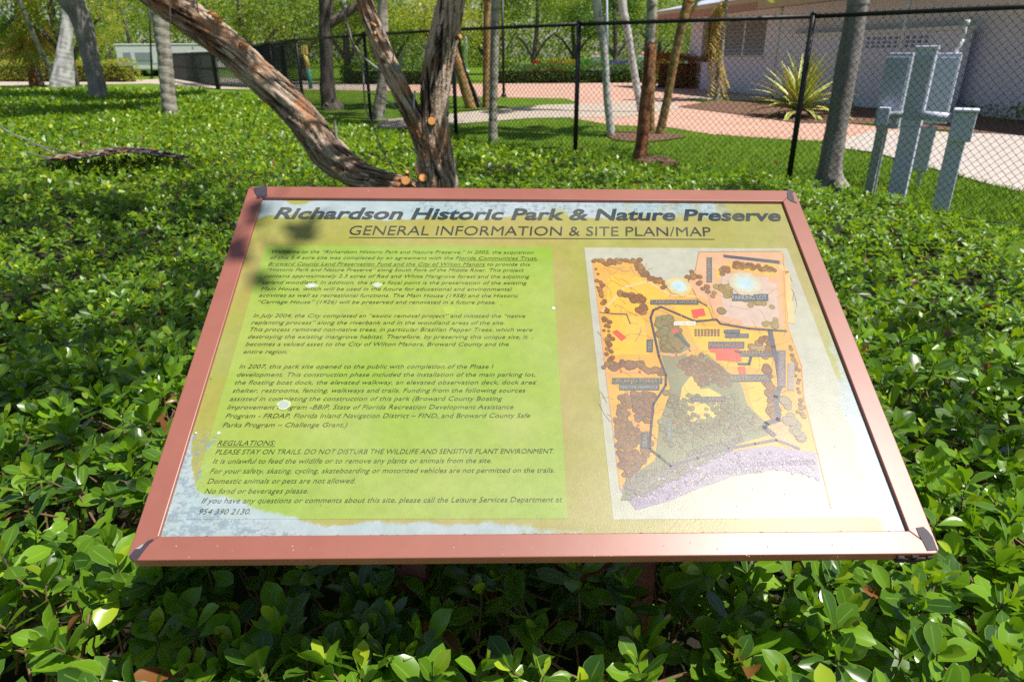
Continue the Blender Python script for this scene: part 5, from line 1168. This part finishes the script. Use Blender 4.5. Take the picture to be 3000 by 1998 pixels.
w_.box(-3.2, dr0[0], 0.0, .25, 0, EZ); w_.box(dr0[0], dr1[0], 0, .25, dr0[1], EZ).box(dr0[0], dr1[0], 0, .25, 0, max(.05, dr1[1]))
w_.box(-3.2, -2.95, .25, 9, 0, EZ).box(HL - .25, HL, .25, 9, 0, EZ).box(-3.2, HL, 9, 9.25, 0, EZ)
w_.build('wall', M['wall'], house)
MB().box(dr0[0] - .1, dr1[0] + .1, .3, .34, 0, EZ).build('doorway_dark', M['dark'], house)  # near-black sheet standing for the shade inside the opening
MB().box(-5.2, HL + 1, -1.3, 10, EZ, EZ + .06).build('eave', M['eave'], house)
MB().box(-5.25, HL + 1.05, -1.36, -1.30, EZ - .10, EZ + .32).build('fascia', M['eave'], house)
MB().box(-5.25, 5.0, -1.375, -1.362, EZ - .10, EZ + .12).build('fascia_board', M['fascia'], house)
MB().box(-5.26, -5.20, -1.30, 10, EZ - .10, EZ + .32).build('fascia', M['fascia'], house)
rf = MB(); rf.add([(-5.3, -1.4, EZ + .3), (HL + 1.1, -1.4, EZ + .3), (HL + 1.1, 10.1, EZ + .3), (-5.3, 10.1, EZ + .3), (-1.0, 4, EZ + 1.5), (HL - 3, 4, EZ + 1.5)], [(0, 1, 5, 4), (1, 2, 5), (2, 3, 4, 5), (3, 0, 4), (3, 2, 1, 0)]); rf.build('roof', M['roofing'], house)
# louvred window
wf = MB().box(wx0, wx1, .03, .10, wz0, wz0 + .07).box(wx0, wx1, .03, .10, wz1 - .07, wz1).box(wx0, wx0 + .07, .03, .10, wz0 + .07, wz1 - .07).box(wx1 - .07, wx1, .03, .10, wz0 + .07, wz1 - .07).box((wx0 + wx1) / 2 - .05, (wx0 + wx1) / 2 + .05, .03, .10, wz0 + .07, wz1 - .07).build('window', M['white'], house)
for h0, h1 in ((wx0 + .07, (wx0 + wx1) / 2 - .05), ((wx0 + wx1) / 2 + .05, wx1 - .07)):
    nl = 9
    for k in range(nl):
        z = wz0 + .09 + (wz1 - wz0 - .2) * k / nl; mb = MB(); hh = (wz1 - wz0) / nl
        mb.add([(h0, .04, z), (h1, .04, z), (h1, .10, z + hh), (h0, .10, z + hh), (h0, .05, z), (h1, .05, z), (h1, .11, z + hh), (h0, .11, z + hh)], [(0, 1, 2, 3), (7, 6, 5, 4), (0, 4, 5, 1), (2, 6, 7, 3)]); mb.build('pane', M['glass'], wf)
MB().box(wx0 - .1, wx1 + .1, -.08, .03, wz0 - .08, wz0).build('sill', M['white'], wf)
# pipe columns carrying the eave
for x in (WP(2280, 110, 1.2)[0], WP(2655, 60, 1.2)[0]): MB().bar((x, -1.2, 0), (x, -1.2, EZ), .045, 10).build('column', M['white'], house, True)
# courtyard wall with pierced blocks, just before the house wall
pw = empty('courtyard_wall', (0, 0, 0), 'courtyard wall with a row of pierced blocks under a white coping', 'wall'); pw.matrix_world = HM
a0, top = WP(2292, 88, .5); a1, _ = WP(2836, 78, .5); top = 2.02
b0, bz1 = WP(2540, 90, .5); b1, bz0 = WP(2716, 142, .5); bz1 = min(bz1, top - .08)
print('court', a0, a1, top, b0, b1, bz0, bz1)
MB().box(a0, b0, -.5, -.3, 0, top).box(b1, a1, -.5, -.3, 0, top).box(b0, b1, -.5, -.3, 0, bz0).box(b0, b1, -.5, -.3, bz1, top).build('wall', M['wall'], pw)
MB().box(a0 - .05, a1 + .05, -.56, -.24, top, top + .09).build('coping', M['white'], pw)
nb = 11; rows = 3; bw = (b1 - b0) / nb; bh = (bz1 - bz0) / rows; fr = .16
blk = MB(); blk.box(0, bw, 0, .16, 0, bh * fr).box(0, bw, 0, .16, bh * (1 - fr), bh).box(0, bw * fr, 0, .16, bh * fr, bh * (1 - fr)).box(bw * (1 - fr), bw, 0, .16, bh * fr, bh * (1 - fr))
for sx, sz in ((1, 1), (-1, 1), (1, -1), (-1, -1)):
    cx, cz = bw / 2 + sx * bw * .34, bh / 2 + sz * bh * .34
    blk.add([(cx, .02, cz - sz * bh * .22), (cx, .02, cz), (cx - sx * bw * .22, .02, cz), (cx, .14, cz - sz * bh * .22), (cx, .14, cz), (cx - sx * bw * .22, .14, cz)], [(0, 1, 2), (3, 5, 4), (0, 2, 5, 3)])
bme = mesh('pierced_block', blk.v, blk.f, M['wall'])
for j in range(rows):
    for i in range(nb): link('pierced_block', bme, pw, (b0 + i * bw, -.49, bz0 + j * bh))
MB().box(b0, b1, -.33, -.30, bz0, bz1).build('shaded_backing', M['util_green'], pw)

# ================================================================== UTILITY PEDESTALS
UB = G(2620, 592, 0); ang_u = math.atan2(-.55, .83)
def local_box(root, name, mat, cx, cy, w_, d_, z0, z1, bevel=.008):
    return MB().box(cx - w_ / 2, cx + w_ / 2, cy - d_ / 2, cy + d_ / 2, z0, z1).build(name, M[mat], root, bevel=bevel)
def util(name, foot_px, label, cat='utility box'):
    b = G(foot_px[0], foot_px[1], 0); return empty(name, (b.x, b.y, 0), label, cat, 'grey utility boxes behind the fence', ang_u), b
def hz(b, px, py): return V(px, py, Vector((b.x, b.y, 0))).z
r, b = util('utility_pedestal', (2620, 600), 'tall narrow grey utility pedestal with a capped top, nearest the fence')
h = hz(b, 2713, 138); wdt = 50 * mpp(b); print('pedestal', b, h, wdt)
local_box(r, 'lower_body', 'util', 0, 0, wdt * .95, wdt * .85, 0, h * .52); local_box(r, 'upper_body', 'util', 0, 0, wdt, wdt * .9, h * .52 + .002, h - .03); local_box(r, 'cap', 'util', 0, 0, wdt * 1.1, wdt, h - .028, h + .01)
local_box(r, 'door_panel', 'util_green', 0, -wdt * .455, wdt * .84, .012, h * .56, h * .95, .003); local_box(r, 'latch', 'galv', wdt * .3, -wdt * .47, .02, .02, h * .74, h * .78, .003)
for z in (.6, .9): local_box(r, 'hinge', 'galv', -wdt * .43, -wdt * .465, .014, .02, h * z, h * z + .06, .002)
local_box(r, 'warning_plate', 'yel', 0, -wdt * .465, wdt * .34, .006, h * .84, h * .89, .001)
b2 = b + Vector((-.05, .40, 0)); r = empty('meter_cabinet', (b2.x, b2.y, 0), 'pale grey green meter cabinet on a post behind the tall pedestal, to its left', 'utility box', 'grey utility boxes behind the fence', ang_u)
local_box(r, 'cabinet', 'util_green', .02, 0, .22, .16, .75, 1.50); local_box(r, 'door_panel', 'util_green', .0, -.086, .22, .01, .79, 1.46, .003); local_box(r, 'post', 'galv', .0, .05, .05, .05, 0, .75)
b3 = G(2712, 560, 0) + Vector((0, .15, 0)); r = empty('meter_cabinet', (b3.x, b3.y, 0), 'grey meter cabinet right of the tall pedestal, with a white pipe on top', 'utility box', 'grey utility boxes behind the fence', ang_u)
h3 = hz(b3, 2760, 156); w3 = 62 * mpp(b3)
local_box(r, 'cabinet', 'util', 0, 0, w3, w3 * .5, h3 * .50, h3); local_box(r, 'door_panel', 'util', 0, -w3 * .26, w3 * .86, .01, h3 * .53, h3 * .97, .003); local_box(r, 'lower_box', 'util_green', -.05, 0, w3 * .75, w3 * .4, h3 * .14, h3 * .47); local_box(r, 'post', 'galv', -.02, .02, .05, .05, 0, h3 * .5)
MB().bar((.06, 0, h3), (.10, 0, h3 + .14), .02, 8).bar((.10, 0, h3 + .14), (.10, 0, h3 + .28), .016, 8).build('pipe', M['white'], r, True); MB().bar((.10, 0, h3 + .28), (.10, 0, h3 + .33), .028, 8).build('pipe_cap', M['white'], r, True)
r, b = util('utility_post', (2540, 585), 'slim grey conduit post left of the tall pedestal'); h = hz(b, 2572, 320)
local_box(r, 'conduit', 'galv', 0, 0, .085, .06, 0, h); MB().bar((0, 0, h - .06), (.32, .02, h - .04), .035, 8).build('cross_pipe', M['galv'], r, True); local_box(r, 'coupling', 'util', 0, 0, .11, .08, h - .16, h + .02)
r, b = util('utility_pedestal', (2752, 622), 'short grey pedestal with a square head, right of the others'); h = hz(b, 2810, 328)
local_box(r, 'post', 'util', 0, 0, 44 * mpp(b), .10, 0, h * .72); local_box(r, 'head', 'util', .02, 0, 56 * mpp(b), .20, h * .72 + .002, h); local_box(r, 'lid', 'util', .02, 0, 62 * mpp(b), .24, h + .002, h + .03); MB().bar((-.08, 0, h - .06), (-.34, .05, h - .05), .045, 10).build('side_pipe', M['util'], r, True)

# ================================================================== TRAILER, COLOURED FENCE, WHITE POSTS
a, b = G(352, 226, 0), G(640, 224, 0); t_ = (b - a).normalized(); L = (b - a).length; n_ = Vector((-t_.y, t_.x, 0)); zt = V(480, 133, a.lerp(b, .4)).z; print('trailer', L, zt)
r = empty('trailer', (a.x, a.y, 0), 'white trailer with a dark window band parked beyond the hedge', 'trailer'); r.rotation_euler[2] = math.atan2(t_.y, t_.x)
MB().box(0, L, 0, 2.6, .5, zt).build('body', M['white'], r, bevel=.12)
MB().box(-.05, L + .05, -.03, 2.65, zt, zt + .10).build('roof', M['white'], r, bevel=.03); MB().box(0.1, L - .1, -.012, 0, zt * .40, zt * .44).build('trim_stripe', M['lav'], r)
for x0, x1 in ((.08, .16), (.20, .37), (.45, .6), (.7, .9)):
    f = MB().box(L * x0, L * x1, -.03, .01, zt * .50, zt * .78).build('window', M['lav'], r); MB().box(L * x0 + .08, L * x1 - .08, -.045, -.031, zt * .52, zt * .76).build('pane', M['glass'], f)
for x in (L * .2, L * .3, L * .8):
    wv = MB().bar((x, .1, .42), (x, .35, .42), .42, 16).build('wheel', M['black_vinyl'], r, True); MB().bar((x, .08, .42), (x, .1, .42), .2, 12).build('hub', M['galv'], wv, True)
# white gate frame beside the ringed palm
b = G(509, 236, 0); r = empty('white_gate_frame', (b.x, b.y, 0), 'white upright gate frame right of the ringed palm', 'frame'); hh = V(505, 150, b).z; w_ = 9 * mpp(b)
MB().box(-w_, w_, -.06, .06, 0, hh).build('post', M['white'], r); MB().box(w_, 60 * mpp(b), -.06, .06, hh - .16, hh).build('head_rail', M['white'], r)
a, b = G(1500, 224, 0), G(2010, 226, 0); t_ = (b - a).normalized(); L = (b - a).length; pxm = L / 510
r = empty('coloured_fence', (a.x, a.y, 0), 'distant fence with pickets painted in rainbow colours above the dark hedge', 'fence'); r.rotation_euler[2] = math.atan2(t_.y, t_.x)
zf = V(1650, 175, a.lerp(b, .3)).z; zl = V(1650, 198, a.lerp(b, .3)).z; print('rainbow', zf, zl, L)
cols = [(62, 90, (0.75, 0.04, 0.05)), (104, 160, (0.78, 0.18, 0.04)), (160, 204, (0.80, 0.50, 0.03)), (206, 236, (0.05, 0.45, 0.10)), (240, 252, (0.05, 0.35, 0.55)), (288, 302, (0.08, 0.16, 0.6)), (304, 348, (0.25, 0.14, 0.6)), (352, 368, (0.75, 0.1, 0.06)), (420, 462, (0.80, 0.45, 0.05)), (464, 500, (0.8, 0.6, 0.1))]
for i, (x0, x1, c) in enumerate(cols):
    mt = plain('picket_paint_%d' % i, c, tuple(v * .85 for v in c), 0.5, 5); n = max(2, int((x1 - x0) / 6))
    for k in range(n):
        u = (x0 + (x1 - x0) * (k + .1) / n) * pxm; v_ = (x0 + (x1 - x0) * (k + .9) / n) * pxm
        q = MB().box(u, v_, 0, .05, .1, zf - .1); q.add([(u, 0, zf - .1), (v_, 0, zf - .1), ((u + v_) / 2, 0, zf + .02), (u, .05, zf - .1), (v_, .05, zf - .1), ((u + v_) / 2, .05, zf + .02)], [(0, 1, 2), (5, 4, 3), (0, 2, 5, 3), (1, 4, 5, 2)]); q.build('picket', mt, r)
for z in (.4, zf - .35): MB().box(0, L, .055, .12, z, z + .1).build('rail', M['white'], r)
for px, nm in ((1742, 'left'), (1874, 'middle'), (2004, 'right')):
    b = G(px, 226, 0); q = empty('white_gate_pillar', (b.x, b.y - .3, 0), {'left': 'white pillar with a domed cap left of the purple pickets', 'middle': 'white pillar with a domed cap between the pale curved trunks and the red brown palm', 'right': 'white pillar with a domed cap near the house corner'}[nm], 'pillar', 'white pillars of the coloured fence'); s = 11 * mpp(b); h = V(px, 168, b).z
    MB().box(-s, s, -s, s, 0, h).build('shaft', M['white'], q); MB().box(-s * 1.25, s * 1.25, -s * 1.25, s * 1.25, h, h + .12).build('cap', M['white'], q); MB().bar((0, 0, h + .12), (0, 0, h + .35), s * .9, 12, s * .3).build('dome', M['fascia'], q, True)
# dry leaves scattered on the lawn
lv = []
for px, py in ((2082, 452), (2092, 470), (2290, 475), (1600, 418), (1576, 452), (2790, 556), (2560, 548), (1510, 238), (1620, 238), (1742, 240), (2410, 412), (2740, 553)):
    b = G(px, py, 0.02); me = brown_leaf; ob = link('fallen_leaf', me); ob.location = b; s = .12; ob.scale = (s, s, s); ob.rotation_euler = (random.uniform(-.3, .3), random.uniform(-.3, .3), random.uniform(0, 6))
    finish(ob, 'small dry brown leaf lying on the ground beyond the fence', 'leaf', 'dry leaves on the ground')

# unseen sprays added up-sun to cast dapples on the bed and board's corner
def shade_at(px, py, z, h): g = G(px, py, z); return g + SUN * ((h - z) / SUN.z)
LEFT = [(random.uniform(0, 680), random.uniform(700, 1150), .54, random.uniform(.10, .26)) for _ in range(16)] + [(random.uniform(0, 700), random.uniform(480, 700), .42, random.uniform(.2, .5)) for _ in range(9)] + [(random.uniform(2560, 2990), random.uniform(700, 1250), .54, random.uniform(.10, .2)) for _ in range(7)]
ov = [(shade_at(px, py, z, 4.2 + random.uniform(-.2, .6)), (rr, rr * .8, .12)) for px, py, z, rr in ((60, 820, .5, .30), (190, 960, .55, .26), (420, 900, .52, .22), (70, 1150, .6, .24), (330, 1120, .6, .16), (560, 760, .48, .24), (60, 640, .42, .5), (330, 560, .42, .45), (600, 620, .42, .3), (640, 900, .5, .16), (200, 1330, .65, .16), (2560, 760, .5, .25), (2820, 900, .55, .22), (2750, 1200, .6, .14), (2880, 1330, .6, .12), (1500, 500, .4, .6), (1330, 470, .4, .5), (1750, 520, .4, .4), (2150, 540, .4, .4), (500, 470, .4, .6)) + tuple(LEFT)]
start = rightP[-1]
for c, rr in ov:
    c = Vector(c); mid_ = start.lerp(c, .5) + Vector((0, 0, .35)); P = [start - Vector((0, 0, .3)), mid_, c]; trunk_part(tr, P, [.028, .014, .004], 'bark_dark', 'branch', sub=5, seg=6)
out = []
for c, rr in ov:
    m = int(330 * max(.35, rr[0] / .25) ** 1.6); nc = max(5, m // 26); cc = np.array(c) + norm(rng.normal(0, 1, (nc, 3))) * np.array(rr) * rng.uniform(.2, 1, (nc, 1)); out.append(cc[rng.integers(0, nc, m)] + rng.normal(0, .045, (m, 3)))
c = S_M @ Vector((.045, .535, 0)); c = c + SUN * (2.6 / SUN.z); out.append(np.array(c) + rng.normal(0, 1, (17, 3)) * np.array((.040, .035, .02))); trunk_part(tr, [start, start.lerp(c, .5) + Vector((0, 0, .3)), c], [.012, .006, .002], 'bark_dark', 'branch', sub=5, seg=6)
V_, F_, A = quads(np.concatenate(out) - np.array(tr.location), .062); link('shade_sprays', np_mesh('shade_sprays', V_, F_, M['tree_leaf'], {'leaf': A}), tr)['kind'] = 'stuff'
sh = []  # unseen leaf lobes, added up-sun to shade the far bed and lawn
for px, py in [(x_, 292 + 9 * math.sin(x_)) for x_ in range(0, 620, 62)] + [(30, 330), (160, 338), (-60, 350), (320, 326)] + [(1000, 330), (1180, 330)]:
    g = G(px, py, .3); sh.append((tuple(g + Vector((SUN.x, SUN.y, SUN.z)) * (6.0 / SUN.z) + Vector((0, 0, 0))), (1.15, 1.3, .4)))
r = [o_ for o_ in bpy.data.objects if o_.get('label', '').startswith('stout grey tree')][0]; crown(r, sh[:14], 24000, .15, name='shade_crown')
r = [o_ for o_ in bpy.data.objects if o_.get('label', '').startswith('dark straight tree')][0]; crown(r, sh[14:], 4500, .15, name='shade_crown')
